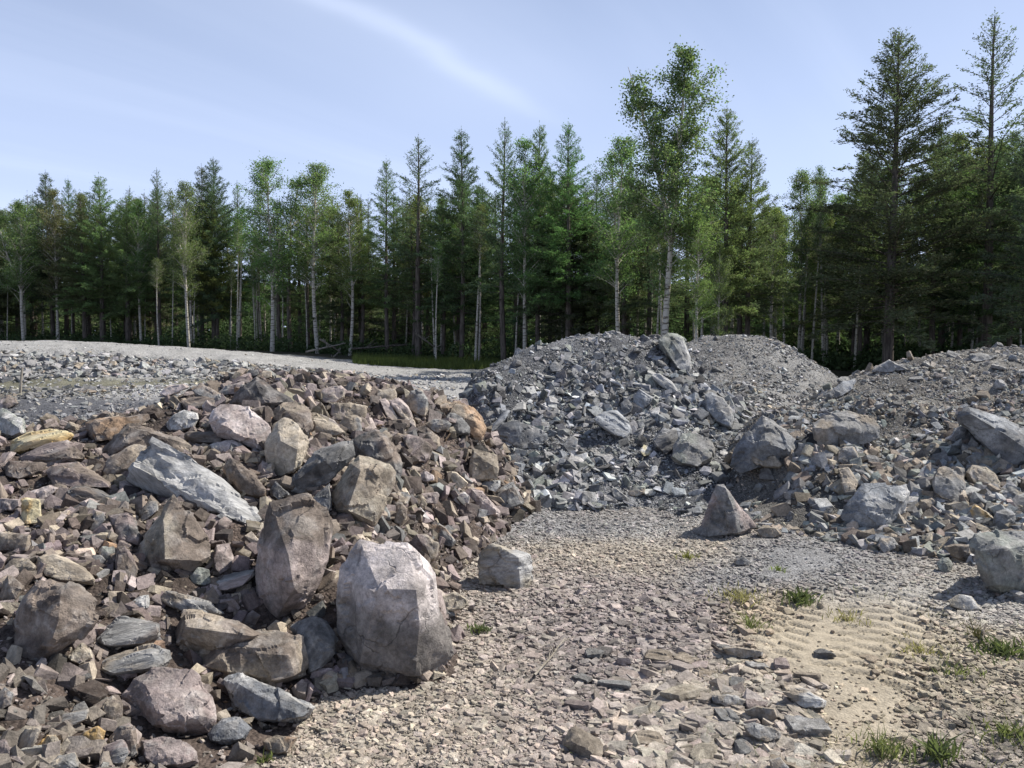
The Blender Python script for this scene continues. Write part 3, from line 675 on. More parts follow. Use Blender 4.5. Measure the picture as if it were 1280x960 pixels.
# region | colour/second colour | style (r rough, s streaked, b blocky) | streak angle | depth | short name | label | outline points x,y or ridge points x,y,d
HEROES = '''
A|lgray/gray|s|-36|.8|the long grey slab|huge light grey streaked slab lying tilted above the brown pyramid rock|1015,455 1100,520 1280,600 1480,730 1640,880 1745,1020 1755,1075 1720,1080 1500,1010 1230,880 1120,830 900,780 845,740 895,640 950,560 905,660,.10 1180,800,.12 1500,985,.12 1720,1060,.08
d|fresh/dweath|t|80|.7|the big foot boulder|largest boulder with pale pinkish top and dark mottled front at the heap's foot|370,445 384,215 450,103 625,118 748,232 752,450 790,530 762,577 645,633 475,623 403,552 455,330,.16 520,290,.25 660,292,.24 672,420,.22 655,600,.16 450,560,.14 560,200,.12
b|pink/brown|r|80|.7|the upright mauve boulder|tall upright mauve boulder with pale ridge and greenish right edge|70,1010 76,930 116,755 133,703 292,684 352,736 390,800 388,958 306,1178 225,1214 150,1242 95,1234 72,1132 215,935,.32 190,880,.2 240,1080,.28 110,900,.12 230,760,.1
b|sand/tan|r|70|.7|the big tan block|big sandy tan block with dark grey left side leaning beside the dark leaf boulder|405,740 420,660 490,530 530,495 575,535 630,540 662,535 692,570 690,620 660,690 640,730 600,815 560,820 500,800 460,750 535,560,.3 480,740,.3 620,560,.1 590,790,.12
b|brown/dgray|r|0|.7|the brown rounded boulder|dark brown rounded boulder partly hidden behind the big tan block|490,430 530,405 600,385 650,405 690,460 715,530 720,600 690,650 600,640 540,560 510,470 640,430,.25 600,520,.25 690,560,.1
b|gray/dgray|r|30|.6|the leaf shaped grey boulder|smooth dark grey leaf shaped boulder lying diagonally with pale upper end|225,620 260,560 330,480 450,435 500,432 512,490 480,535 400,610 320,660 260,687 230,670 440,470,.2 350,530,.28 260,600,.18 460,520,.15
b|sand/ltan|r|80|.7|the pale egg boulder|pale sandy boulder standing on end with a dark lower front|115,440 135,400 165,340 200,318 265,350 300,410 305,440 275,530 240,580 150,602 115,560 180,430,.25 255,470,.3 245,560,.22 140,450,.12
b|brown/tan|r|10|.6|the grey brown block|broad grey brown block behind the pale sandy egg shaped boulder|150,290 175,262 250,258 300,280 320,310 330,380 300,410 250,400 150,370 200,290,.2 290,320,.2
D|tan/ltan|r|-12|.6||flat orange tan rock tucked right of the pale egg boulder|1000,440 1020,330 1080,335 1180,380 1230,430 1180,455 1060,465 1000,460 1040,380,.2 1150,440,.15
D|lpink/pink|r|-30|.8|the pale pink boulder|large smooth pale pink boulder with waist stretching down to the right|340,340 350,270 400,240 500,240 600,270 650,345 735,400 745,450 720,540 690,590 580,520 450,450 360,425 420,380,.2 600,370,.05 640,470,.18 560,460,.2
D|dbrown/dark|r|-30|.6|the dark peaked rock|blackish brown rock with a sharp peak near the heap's crest|485,230 500,180 560,120 640,55 700,85 820,170 910,235 760,240 640,292 580,270 640,110,.2 700,230,.22
B|brown/sand|r|60|.7|the brown pyramid rock|brown pyramid rock speckled with tan standing below the long grey slab|935,380 960,270 1060,130 1155,-5 1200,40 1285,150 1400,320 1400,400 1340,470 1290,505 1100,500 960,480 1090,160,.2 1100,420,.34 1330,430,.1
B|brown/dbrown|r|50|.7|the dark brown slab boulder|massive dark brown boulder with pale seam at the left of the heap|95,850 150,680 250,560 330,555 460,590 590,640 660,700 640,830 560,940 420,1020 340,1060 230,1120 130,1110 90,1000 410,640,.2 390,830,.26 340,980,.22 180,720,.15
C|mauve/pink|r|0|.8|the round mauve boulder|round mauve boulder with rough pink top near the bottom of the picture|810,480 880,420 890,360 1020,297 1250,297 1330,350 1410,470 1445,640 1400,730 1290,745 1090,735 920,700 860,570 960,400,.15 1040,540,.32 1290,600,.28 1100,660,.3
P|brown/tan|r|5|.6|the wide brown slab|wide brown wedge lying in front of the dark triangular rock|243,835 255,812 300,793 340,787 378,797 386,830 380,850 350,858 320,852 290,842 300,815,.2 360,820,.2
c|tan/brown|r|-12|.6|the long tan wedge|long tan wedge with bright edge and shaded face above the wide brown one|725,440 735,390 750,330 790,290 880,290 1050,345 1140,385 1100,420 980,450 900,470 830,500 760,480 770,350,.18 900,370,.3 1080,395,.25
P|dgray/gray|r|60|.6|the dark triangular rock|dark grey triangular rock wedged between brown slab and biggest boulder|363,783 390,766 410,780 422,800 418,818 400,838 386,846 384,815 368,795 392,790,.2 405,815,.25
P|slate/white|r|-25|.6|the glossy green grey rock|dark glossy green grey rock with white veins pointing towards the bare gravel|277,855 280,843 295,840 320,855 345,868 375,874 396,884 385,898 350,905 315,902 290,885 320,868,.2 360,885,.15
c|slate/dgray|r|-20|.5||dark slate lump lying under the glossy green grey rock|890,815 950,745 1030,740 1080,790 1050,835 960,862 900,845 980,770,.2
c|purple/mauve|r|-5|.6||purplish flat rock half buried below the round mauve boulder|600,840 700,825 800,850 850,890 850,935 760,965 650,960 610,920 640,850,.1 730,890,.25
g|lgray/sand|s|3|.7|the striped pale block|square pale striped block standing alone on the bare gravel|110,155 165,122 265,148 305,160 322,245 318,275 215,287 115,268 265,172,.25 270,282,.22 125,165,.05
d|ltan/sand|b|-5|.5||flat pale stone on the gravel beside the largest boulder|745,370 750,315 800,302 850,320 862,345 840,362 770,376 790,330,.15
A|ochre/cream|s|12|.5|the yellow ochre slab|bright yellow ochre slab lying at the left edge|55,500 130,480 200,430 330,405 480,430 490,450 460,480 250,520 120,575 60,570 200,490,.2 350,450,.12
A|green/white|r|60|.7|the greenish edge boulder|greenish grey boulder cut by the picture's left edge above the ochre slab|-60,300 10,262 60,300 150,345 180,430 90,480 40,440 -50,430 40,340,.2 100,420,.2
A|mauve/brown|r|0|.6||pinkish brown stone high at the left edge beside dark gravel|-40,240 0,215 50,178 110,200 130,235 70,270 0,280 -30,270 40,225,.2
A|brown/rust|r|10|.7|the rusty crest block|brown block with an orange top at the dark gravel's edge|575,370 640,345 760,335 840,320 1000,300 1005,340 860,370 800,440 740,495 640,500 590,450 760,345,.15 740,430,.25
A|tan/brown|r|-15|.7|the broad tan crest rock|broad tan rock with shaded front resting on the upper end of the grey slab|690,545 770,450 850,370 980,395 1060,415 1180,460 1280,520 1270,590 1180,560 980,500 850,540 720,600 860,390,.1 1010,430,.2 830,520,.25
A|tan/brown|r|30|.6|the shell shaped tan rock|rounded tan rock with scalloped bright top edge left of the grey slab|675,700 720,610 850,530 900,508 985,508 960,600 840,735 800,750 690,730 760,620,.2 830,690,.25
D|white/gray|r|0|.6||knobbly white and grey stone left of the pale pink boulder|40,360 90,310 160,278 250,300 260,340 230,400 120,430 60,420 150,340,.2
D|mauve/brown|s|0|.5||thin flat bar of mauve rock below the knobbly white stone|155,445 190,428 420,430 445,440 420,500 220,505 165,480 300,448,.15
D|lpink/white|r|5|.5||rough pale stone like a loaf under the pale pink boulder|325,510 400,490 480,472 540,500 578,545 520,570 380,575 335,545 450,520,.2
A|purple/brown|s|20|.6|the purplish sloping rock|large purplish brown rock sloping below the yellow ochre slab|120,590 230,530 330,490 440,475 520,520 565,610 500,640 330,660 230,640 130,620 350,540,.15 480,600,.2
A|dbrown/brown|r|5|.6||dark brown block below the purplish sloping rock|30,660 60,620 150,620 310,640 300,690 230,710 120,750 40,720 150,660,.2
A|brown/purple|s|-30|.6|the brown shingle|brown rock plate dipping right towards the shell shaped tan rock|300,680 400,640 520,630 620,690 745,770 740,800 600,790 430,800 380,810 310,720 480,680,.15 600,760,.15
A|dgray/brown|s|-20|.5|the thin dark plate|thin dark plate of rock lying under the brown shingle|430,820 500,785 570,775 700,830 800,885 800,905 640,900 520,895 450,860 560,820,.15
A|pink/lpink|b|-10|.6|the pink chip|pink angular rock perched above the cream yellow brick shaped stone|180,830 330,780 390,800 370,830 290,885 200,860 280,820,.2
B|cream/ochre|b|88|.6|the cream brick|bright cream yellow stone shaped like a brick at the left|140,20 175,15 270,20 277,180 250,190 180,190 140,180 180,25,.15 182,185,.2
B|pink/mauve|b|0|.6||pink slab cut by the left edge beside the cream brick|-60,30 0,15 140,22 135,70 90,100 -50,95 60,60,.15
B|tan/brown|b|0|.6||flat topped brown block at the left edge below the cream brick|-60,250 0,240 200,258 195,300 200,380 60,370 -60,370 190,290,.1 80,290,.2
B|ltan/tan|s|-30|.6|the layered tan wedge|pale tan layered wedge pointing down right above the massive brown boulder|240,480 260,410 350,385 450,415 560,490 630,560 625,590 540,580 400,570 290,530 310,490,.15 500,560,.15
B|ltan/tan|b|-5|.5||pale flat stone left of the layered tan wedge|60,440 90,420 190,418 240,470 230,490 120,490 20,540 -10,540 110,470,.15
B|brown/tan|r|40|.6||brown angular stone at the left edge above the massive boulder|0,600 50,525 90,535 155,600 150,640 110,700 20,720 -10,680 60,590,.2
B|dgray/purple|r|-60|.6|the dark grey wedge|dark grey wedge with a smooth face left of the brown pyramid rock|725,130 850,110 900,150 950,270 935,350 800,310 750,240 860,200,.2 820,290,.2
B|gray/tan|r|45|.6||grey stone leaning against the brown pyramid rock's left side|930,110 990,30 1055,35 1060,100 980,160 940,180 1010,80,.15
B|gray/tan|r|50|.6||small pale grey pointed stone right of the cream brick|585,240 640,105 690,110 700,160 670,200 600,250 650,150,.15
B|brown/purple|r|80|.6|the slim brown prism|slim upright brown prism beside two smooth pebbles|770,490 780,340 830,325 880,400 920,480 910,560 850,580 790,530 855,390,.12 850,560,.15
B|gray/green|b|0|.8|the grey pebble|smooth round grey pebble resting against the slim brown prism|662,370 680,335 760,335 775,375 750,425 700,430 668,405 720,380,.25
B|dgray/gray|b|0|.8||darker smooth pebble just below the round grey pebble|598,440 620,395 670,390 710,430 690,465 620,470 650,430,.2
c|dbrown/gray|s|15|.6||long blackish slab in shade beside the massive brown boulder|405,405 500,310 600,320 680,340 690,390 650,430 480,447 420,440 560,370,.15
c|gray/tan|s|12|.6|the log shaped stone|grey layered stone like a split log above the round mauve boulder|410,545 430,490 530,450 650,430 730,455 737,490 700,530 600,547 470,570 650,470,.15 500,520,.15
c|tan/gray|s|-18|.5||thin layered slab beside the pale fragments under the grey slab|670,230 700,198 760,225 900,255 960,300 900,305 780,290 720,262 820,260,.12
c|green/slate|r|0|.6||small blue grey block near the foot of the brown pyramid|805,140 850,95 900,110 905,160 880,182 820,172 850,130,.2
c|pink/mauve|r|80|.6|the pink pillar|short pink pillar of rock between pyramid rock and mauve boulder|915,60 925,0 985,-5 1003,60 990,110 940,140 915,112 950,60,.2
c|gray/pink|s|15|.6||flat grey pink stone leaning right under the pink pillar|915,172 960,130 1090,110 1096,130 1040,182 960,207 920,200 1000,150,.15
c|white/lgray|r|20|.5||bright whitish angular chip right of the massive brown boulder|560,250 600,222 640,215 642,270 600,290 565,285 600,250,.2
c|ochre/sand|r|80|.6|the orange faced stone|small stone with a bright orange face near the bottom left corner|148,875 200,815 240,815 265,870 262,910 170,932 215,830,.15 215,900,.2
c|purple/gray|s|10|.6||ribbed purplish block in front of a flat topped dark one|420,900 430,872 530,835 556,890 530,940 430,947 500,880,.2
c|brown/dgray|r|5|.7||flat topped dark block behind the ribbed purplish block|455,850 500,785 580,778 592,900 570,925 530,930 560,800,.15
c|tan/gray|s|12|.6||tan streaked stone in the lower left rubble|240,765 270,725 380,705 378,750 300,790 250,792 330,740,.15
c|brown/tan|r|60|.6||brown stone with a tan ridge left of the round mauve boulder|440,690 480,648 525,680 527,740 480,782 445,760 490,700,.2
c|tan/sand|s|55|.6||pale streaked wedge left of the orange faced stone|55,880 110,790 180,778 160,830 130,900 80,922 120,830,.15
c|gray/ltan|r|0|.6||pale stone cut by the picture's bottom edge near the corner|190,960 250,910 320,895 350,960 300,990 200,990 290,930,.2
c|sand/tan|r|10|.6||tan rock in front of the massive brown boulder's foot|290,480 350,423 390,455 397,490 340,517 300,500 350,460,.15
c|gray/brown|r|0|.6||greyish stone at the left edge among low rubble|-20,650 20,612 62,640 50,690 0,722 -20,710 25,660,.2
c|mauve/purple|r|0|.6||mauve stone in the extreme lower left corner|-20,850 25,835 52,880 40,920 0,940 -20,935 20,880,.2
c|tan/ochre|r|10|.6||tan stone with yellowish top at the bottom left of the heap|330,890 345,810 420,780 455,800 440,860 380,885 395,820,.2
P|rust/tan|b|10|.5||flat orange tan stone on the gravel before the glossy green grey rock|328,925 345,918 372,922 362,940 345,944 330,937 350,930,.15
E|rust/tan|r|-28|.7|the orange arch rock|smooth orange tan rock arching over a grey one at the right crest|695,240 730,215 890,208 950,250 1000,310 1025,370 1000,440 960,450 920,380 850,300 720,262 890,240,.15 960,330,.2
E|gray/dgray|r|-30|.6||grey rounded rock tucked beneath the orange arch rock|775,300 800,270 870,300 930,370 920,405 850,415 800,380 850,340,.2
E|tan/gray|r|-60|.7|the tall split rock|tall rounded tan rock with one shaded side on the heap's crest|530,190 560,140 620,130 668,190 665,260 645,310 590,300 540,260 600,170,.2 600,280,.2
E|tan/ltan|b|0|.6||squarish tan stone at the crest left of the tall split rock|340,160 355,132 460,128 478,165 470,220 400,225 350,190 420,165,.2
E|tan/pink|b|-3|.7|the flat topped tan block|flat topped tan block in the middle of the upper heap|45,240 60,215 220,215 290,240 280,300 170,320 90,330 60,290 210,245,.15
E|tan/gray|r|10|.7||rounded tan block right below the flat topped tan block|115,345 150,295 220,288 255,310 262,400 200,412 140,380 200,320,.2
E|sand/pink|r|20|.6||pale rounded stone with a hooked top left of the flat topped tan block|-20,190 20,125 130,105 165,130 150,180 100,215 20,220 60,150,.15
E|tan/pink|s|-60|.5|the leaning tan slabs|pair of thin tan slabs leaning down the upper heap|360,190 400,185 450,240 490,330 490,350 440,345 400,280 420,230,.12
E|pink/tan|s|-50|.5||broad pinkish plate just right of the leaning tan slabs|420,200 480,185 540,240 580,320 590,380 540,350 470,270 500,250,.12
E|gray/tan|r|8|.6||pale lens shaped rock left of the grey rock under the arch|645,345 700,310 790,325 810,345 790,380 710,400 670,380 720,340,.15
E|ltan/tan|r|80|.7|the golden block|golden tan upright block on the heap's right edge|910,670 940,495 1000,510 1090,535 1100,620 1085,680 980,700 920,700 950,520,.15 935,690,.15 1060,600,.2
E|gray/brown|r|-40|.7|the brown grey cube|brown grey cube shaped rock at the foot below the golden block|1075,780 1100,740 1185,697 1255,810 1255,840 1160,865 1100,860 1190,720,.2 1150,860,.2
E|mauve/pink|r|-45|.6|the mauve twin lump|mauve lump of two joined bulges left of the brown grey cube|918,790 930,740 1000,760 1110,885 1100,915 1010,920 950,880 980,800,.2 1040,880,.2
E|white/lgray|r|0|.6||white topped stone under the golden block's lower edge|980,715 1020,695 1110,690 1110,730 1080,765 1010,740 1050,710,.15
E|mauve/brown|r|-40|.6|the smooth mauve plate|smooth mauve brown plate in the middle of the right slope|505,440 540,410 620,425 700,490 680,560 640,600 590,580 540,500 620,500,.15
E|tan/brown|r|-35|.6||tan brown plate right above the smooth mauve plate|580,370 640,350 740,430 740,480 700,480 620,430 660,410,.12
E|ltan/tan|s|-40|.6||pale sandy plate lower down the right slope|780,640 840,640 915,705 880,720 860,770 800,720 850,690,.12
E|pink/mauve|b|0|.6||pinkish block with straight front in the low right slope|605,800 620,770 720,762 740,790 720,835 640,838 690,790,.15
E|lpink/mauve|r|5|.6||pale pinkish flat stone on the lower right slope|600,660 640,628 700,660 705,690 640,705 605,690 650,660,.15
E|tan/gray|r|30|.6||tan slab edge showing right of the big tan block|420,800 440,760 540,765 560,790 540,840 450,840 500,790,.15
E|tan/brown|r|80|.6||upright rounded tan stone below the big tan block's right corner|450,880 455,820 500,825 535,870 530,930 490,970 450,960 500,880,.2
d|mauve/tan|r|10|.6||tan stone with shadowed joint behind the largest boulder|625,120 660,82 700,85 745,115 740,160 720,195 690,180 690,130,.2
d|gray/rust|s|-45|.6||brown striped stone slanting down behind the largest boulder|710,60 745,42 770,60 812,110 790,135 750,120 765,90,.15
E|lpink/white|r|0|.6||whitish blocky stone left of the mauve twin lump|820,820 830,780 890,765 918,790 915,840 850,850 880,800,.15
P|dgray/slate|r|70|.6||dark slate sliver between leaf boulder and big tan block|392,622 412,604 414,630 408,652 396,638 404,625,.1
D|rust/brown|r|-35|.7|the crumbly brown lump|crumbly reddish brown lump right of the long grey slab|410,660 470,600 560,660 660,740 720,820 700,870 620,880 520,840 460,760 560,740,.2 640,820,.2
D|dgray/slate|r|20|.6||dark sharp stone in the hollow below the pale egg boulder|730,800 770,755 850,830 880,850 800,890 740,860 790,830,.15
D|brown/tan|s|5|.6||brown flat slab near the crest left of the dark peaked rock|130,230 200,205 300,190 385,195 385,235 310,270 180,275 310,225,.15
D|pink/lpink|r|20|.6||pink rounded slab at the crest above the knobbly white stone|-10,170 60,120 160,105 200,125 130,160 30,200 90,150,.12
D|brown/gray|r|-25|.5||tapering brown stone with pale back left of dark peaked rock|220,150 270,90 330,130 400,180 470,215 450,235 360,210 250,180 310,160,.12
D|gray/mauve|r|10|.6||mauve grey stone at the crest touching the dark peaked rock|375,170 440,120 560,90 570,130 500,180 420,185 470,140,.15
D|dgray/brown|r|0|.6||dark stone poking up above the crest|560,45 600,8 650,10 665,40 640,60 580,65 620,30,.2
D|ltan/tan|b|0|.6||tan cube with a bright top on the crest|665,40 690,20 745,22 745,60 700,72 675,60 710,50,.2
D|dgray/slate|r|0|.6||lone dark stone on the pale gravel behind the heap|133,45 155,5 200,15 232,45 200,52 150,55 180,30,.2
e|lgray/green|r|-60|.7|the pale summit boulder|pale greenish boulder leaning on the grey cone's summit|935,85 975,60 1000,72 1025,68 1045,75 1080,165 1082,215 1060,250 1020,222 990,180 945,130 1008,95,.15 1000,170,.12
e|gray/slate|r|-15|.6|the grey loaf rock|smooth grey loaf shaped rock on the slate heap's left foot|205,485 225,465 290,448 430,490 442,525 420,560 330,586 240,540 210,512 300,490,.1 330,570,.15 400,515,.1
e|lslate/lgray|s|-35|.6|the folded grey rock|broad pale folded rock halfway down the slate heap|640,440 700,410 750,400 800,450 825,510 790,535 740,510 690,480 740,440,.15
e|lslate/gray|s|-50|.6|the ribbed slate block|ribbed slate block above the folded pale rock|820,345 850,305 915,345 900,370 860,412 830,405 870,350,.15
e|gray/slate|b|80|.6||squarish grey block just left of the ribbed slate block|770,368 800,350 818,375 815,412 785,427 770,405 795,385,.15
e|lgray/lslate|s|-45|.5|the slanted pale slab|pale slanted slab below the summit boulder|905,245 940,235 990,270 1030,325 1000,332 940,290 960,270,.12
e|slate/dgray|s|20|.7|the swirled slate boulder|dark blue grey swirled boulder low in the gap|905,530 960,470 1020,490 1020,560 970,602 920,570 970,520,.2
e|gray/green|r|-10|.8|the hidden dome boulder|large dusty dome of rock right of the swirled slate boulder|985,610 1000,555 1040,505 1110,500 1190,555 1185,615 1110,655 1030,645 1060,550,.15 1140,600,.15
e|lslate/lgray|r|-45|.7|the light valley boulder|light blue grey boulder in the valley between the two grey heaps|1140,330 1170,320 1222,345 1270,410 1265,490 1200,462 1150,400 1200,380,.15
e|slate/gray|r|0|.5||dark slate chip high on the slate heap's left shoulder|450,205 475,175 515,210 500,230 455,232 480,205,.12
e|gray/lslate|r|15|.6||grey stone facing left near the folded rock's lower left|505,555 555,515 578,530 570,580 535,590 550,550,.15
e|green/tan|r|-10|.6||greenish rounded stone near the foot of the slate heap|795,770 830,735 880,740 880,770 840,785 800,785 840,755,.12
e|lgray/white|r|0|.6||pale chunky stone in the front row of the slate heap|590,800 600,760 655,765 665,810 620,832 595,820 625,790,.15
e|gray/lgray|r|-30|.5||grey flat stone at the slate heap's front foot|720,750 745,745 800,790 790,805 740,800 755,775,.12
e|white/cream|r|0|.5||bright white stone in the middle of the slate heap|848,580 870,553 905,570 903,602 870,607 875,580,.15
e|lslate/lgray|s|40|.5||long thin slate splinter lying left on the slate heap|175,510 200,470 260,395 280,400 250,445 210,490 215,470,.08
e|tan/sand|r|70|.5||small tan pointed stone between the two grey heaps|1145,455 1155,405 1185,460 1165,470 1160,440,.1
H|mauve/gray|r|-50|.7|the shark fin rock|purplish grey fin shaped rock standing alone at the right heap's foot|165,780 215,690 230,640 270,580 300,465 345,455 400,530 480,650 555,740 480,790 300,815 180,822 355,480,.12 420,640,.2 420,780,.25 240,800,.12
H|slate/gray|r|-40|.7|the tent shaped boulder|large blue grey tent shaped boulder at the right heap's left end|395,330 430,200 500,110 605,0 650,15 760,95 865,190 870,260 760,305 640,300 520,350 460,380 625,180,.25 680,60,.1 760,230,.15
H|ltan/tan|r|-20|.6||tan slab lying before the tent shaped boulder|500,225 540,205 680,260 745,330 730,350 620,340 540,310 600,270,.15
f|gray/tan|r|-3|.8|the flat brown boulder|large flat topped brown boulder behind the right heap's tent shaped boulder|510,375 560,345 640,330 735,355 760,395 745,435 660,440 590,480 515,482 700,400,.1 520,390,.12 620,390,.2
f|tan/gray|r|60|.6||tan stone with sharp right corner below the flat brown boulder|600,480 620,460 660,457 690,520 640,535 600,520 655,480,.15
G|white/lslate|r|8|.8|the blue white boulder|pale boulder with bright blue white top on the right heap|-45,400 30,340 50,300 110,230 390,240 405,290 400,360 345,500 230,580 150,575 20,520 -35,470 120,385,.2 300,410,.22 210,560,.2
f|tan/gray|s|-70|.5|the leaning tan post|thin tan slab leaning upright beside the blue white boulder|605,540 640,535 680,590 660,640 630,642 650,590,.12
G|gray/tan|r|80|.8|the grey tombstone|big rounded grey brown block like a tombstone in the right heap|560,240 580,170 640,125 770,140 778,400 620,360 570,300 740,200,.12 680,250,.18
F|lslate/slate|r|-28|.8|the long blue slab|long smooth blue grey slab cut by the picture's right edge|735,590 750,530 830,497 950,550 1120,600 1280,665 1420,760 1400,960 1240,1010 1130,940 960,760 860,680 790,650 850,560,.15 1100,700,.2 1300,850,.2
h|gray/green|r|-20|.9|the huge edge boulder|huge layered green grey boulder cut off at the right edge|1078,70 1095,25 1180,0 1290,20 1400,50 1420,260 1280,262 1200,258 1130,222 1105,150 1120,90,.15 1200,80,.25 1180,210,.2
G|tan/sand|r|-35|.6|the two tone stone|stone half grey and half tan right of the grey tombstone|785,160 830,115 920,125 990,180 1035,260 1020,305 900,260 800,230 900,180,.12
G|sand/ochre|r|-35|.6|the yellow tan stone|yellowish tan stone above the huge boulder at right|812,420 845,378 940,430 990,485 950,510 830,480 880,430,.12
G|lslate/gray|b|0|.7|the rounded blue stone|rounded blue grey stone above the huge boulder at right|965,500 985,425 1060,402 1120,440 1130,510 1100,560 980,545 1060,450,.2
G|gray/tan|r|-10|.7||grey brown stone right of the blue white boulder with bright rim|460,400 480,345 560,325 620,355 590,420 540,460 470,450 540,370,.2
F|gray/lslate|b|0|.7|the grey drum stone|rounded grey stone at the left end of the long blue slab|700,700 740,665 840,662 865,700 850,790 780,805 720,770 800,720,.2
f|lslate/gray|r|30|.6||blue grey rock mounting the right heap's upper left flank|560,270 620,225 668,215 660,250 600,290 565,290 620,255,.12
F|gray/lgray|r|-8|.5||pale flat slab on the very top of the right heap|830,130 850,80 930,70 1060,100 1040,125 900,148 910,100,.1
F|lgray/gray|r|25|.5||grey slab forming the right heap's left shoulder|60,215 140,165 200,122 260,165 380,205 300,215 160,235 200,190,.1
H|tan/gray|b|-8|.5||flat tan stone lying just right of the shark fin rock|545,760 600,735 700,745 740,790 690,815 600,815 650,775,.12
h|gray/brown|r|0|.7||lone dark round stone on the blue grey gravel|172,125 205,103 245,130 238,142 180,142 205,122,.15
h|sand/lgray|r|-20|.6|the low sandy rock|low sandy rock half sunk in gravel before the right heap|985,275 1030,250 1080,260 1122,312 1060,318 1000,298 1050,275,.12
h|gray/tan|b|-5|.4||flat grey stone between stony gravel and yellow sand|130,458 180,450 290,470 288,490 200,502 150,488 200,470,.1
h|tan/lgray|b|-8|.5|the long flat cobble|long flat cobble lying across the stony patch|208,748 250,740 350,775 357,800 300,817 222,790 270,765,.12
h|tan/gray|b|0|.5||rounded tan cobble above the long flat cobble|210,692 260,675 330,690 347,720 310,747 222,727 270,700,.12
h|lgray/tan|s|-15|.5||pale split slab at the stony patch's upper end|360,625 440,610 530,658 520,687 440,692 400,655 440,640,.12
h|lgray/tan|r|-5|.5||broad pale cobble left of the pale split slab|95,640 150,632 230,655 235,690 160,692 100,665 160,660,.12
h|gray/tan|b|10|.5||grey cobble cut by the bottom edge of the stony patch|310,885 350,870 385,914 360,940 315,930 345,900,.12
G|green/gray|b|0|.7||smooth round stone at the right heap's foot|592,770 620,732 670,730 700,775 690,830 630,835 600,805 650,770,.2
G|tan/brown|r|-10|.6||flat brown slab against the huge boulder's left side|640,660 700,640 820,645 825,760 800,770 700,730 740,680,.12
G|lgray/tan|r|-10|.6||pale lumpy stone under the blue white boulder|190,650 220,605 300,597 345,660 280,680 240,708 260,640,.15
G|gray/sand|r|-30|.6||brownish grey peaked stone at the picture's right edge|990,330 1080,250 1160,300 1240,340 1230,380 1070,395 1090,290,.12
'''
hero_mesh_count = 0
TARGET_PX = 3.2
heroes = []                # short, label, centre px, centre world, width m
_cov_W, _cov_H = 330, 250
COVER = np.full((_cov_H, _cov_W), 1e9)      # photo/4 grid: nearest boulder's distance
def inside_poly(px, py, poly):
    r = np.zeros(px.shape, bool); n = len(poly)
    for i in range(n):
        x0, y0 = poly[i]; x1, y1 = poly[(i + 1) % n]
        c = ((y0 > py) != (y1 > py)) & (px < (x1 - x0) * (py - y0) / ((y1 - y0) if y1 != y0 else 1e-9) + x0)
        r ^= c
    return r
_cx, _cy = np.meshgrid(np.arange(_cov_W) * 4.0 - 20, np.arange(_cov_H) * 4.0)
def convex2(pts):
    pts = sorted(set(map(tuple, pts)))
    def half(ps):
        out = []
        for p in ps:
            while len(out) > 1 and (out[-1][0] - out[-2][0]) * (p[1] - out[-2][1]) - (out[-1][1] - out[-2][1]) * (p[0] - out[-2][0]) <= 0: out.pop()
            out.append(p)
        return out
    a = half(pts); b = half(pts[::-1])
    return a[:-1] + b[:-1]
hero_lines = [l for l in HEROES.strip().split('\n') if l.strip()]
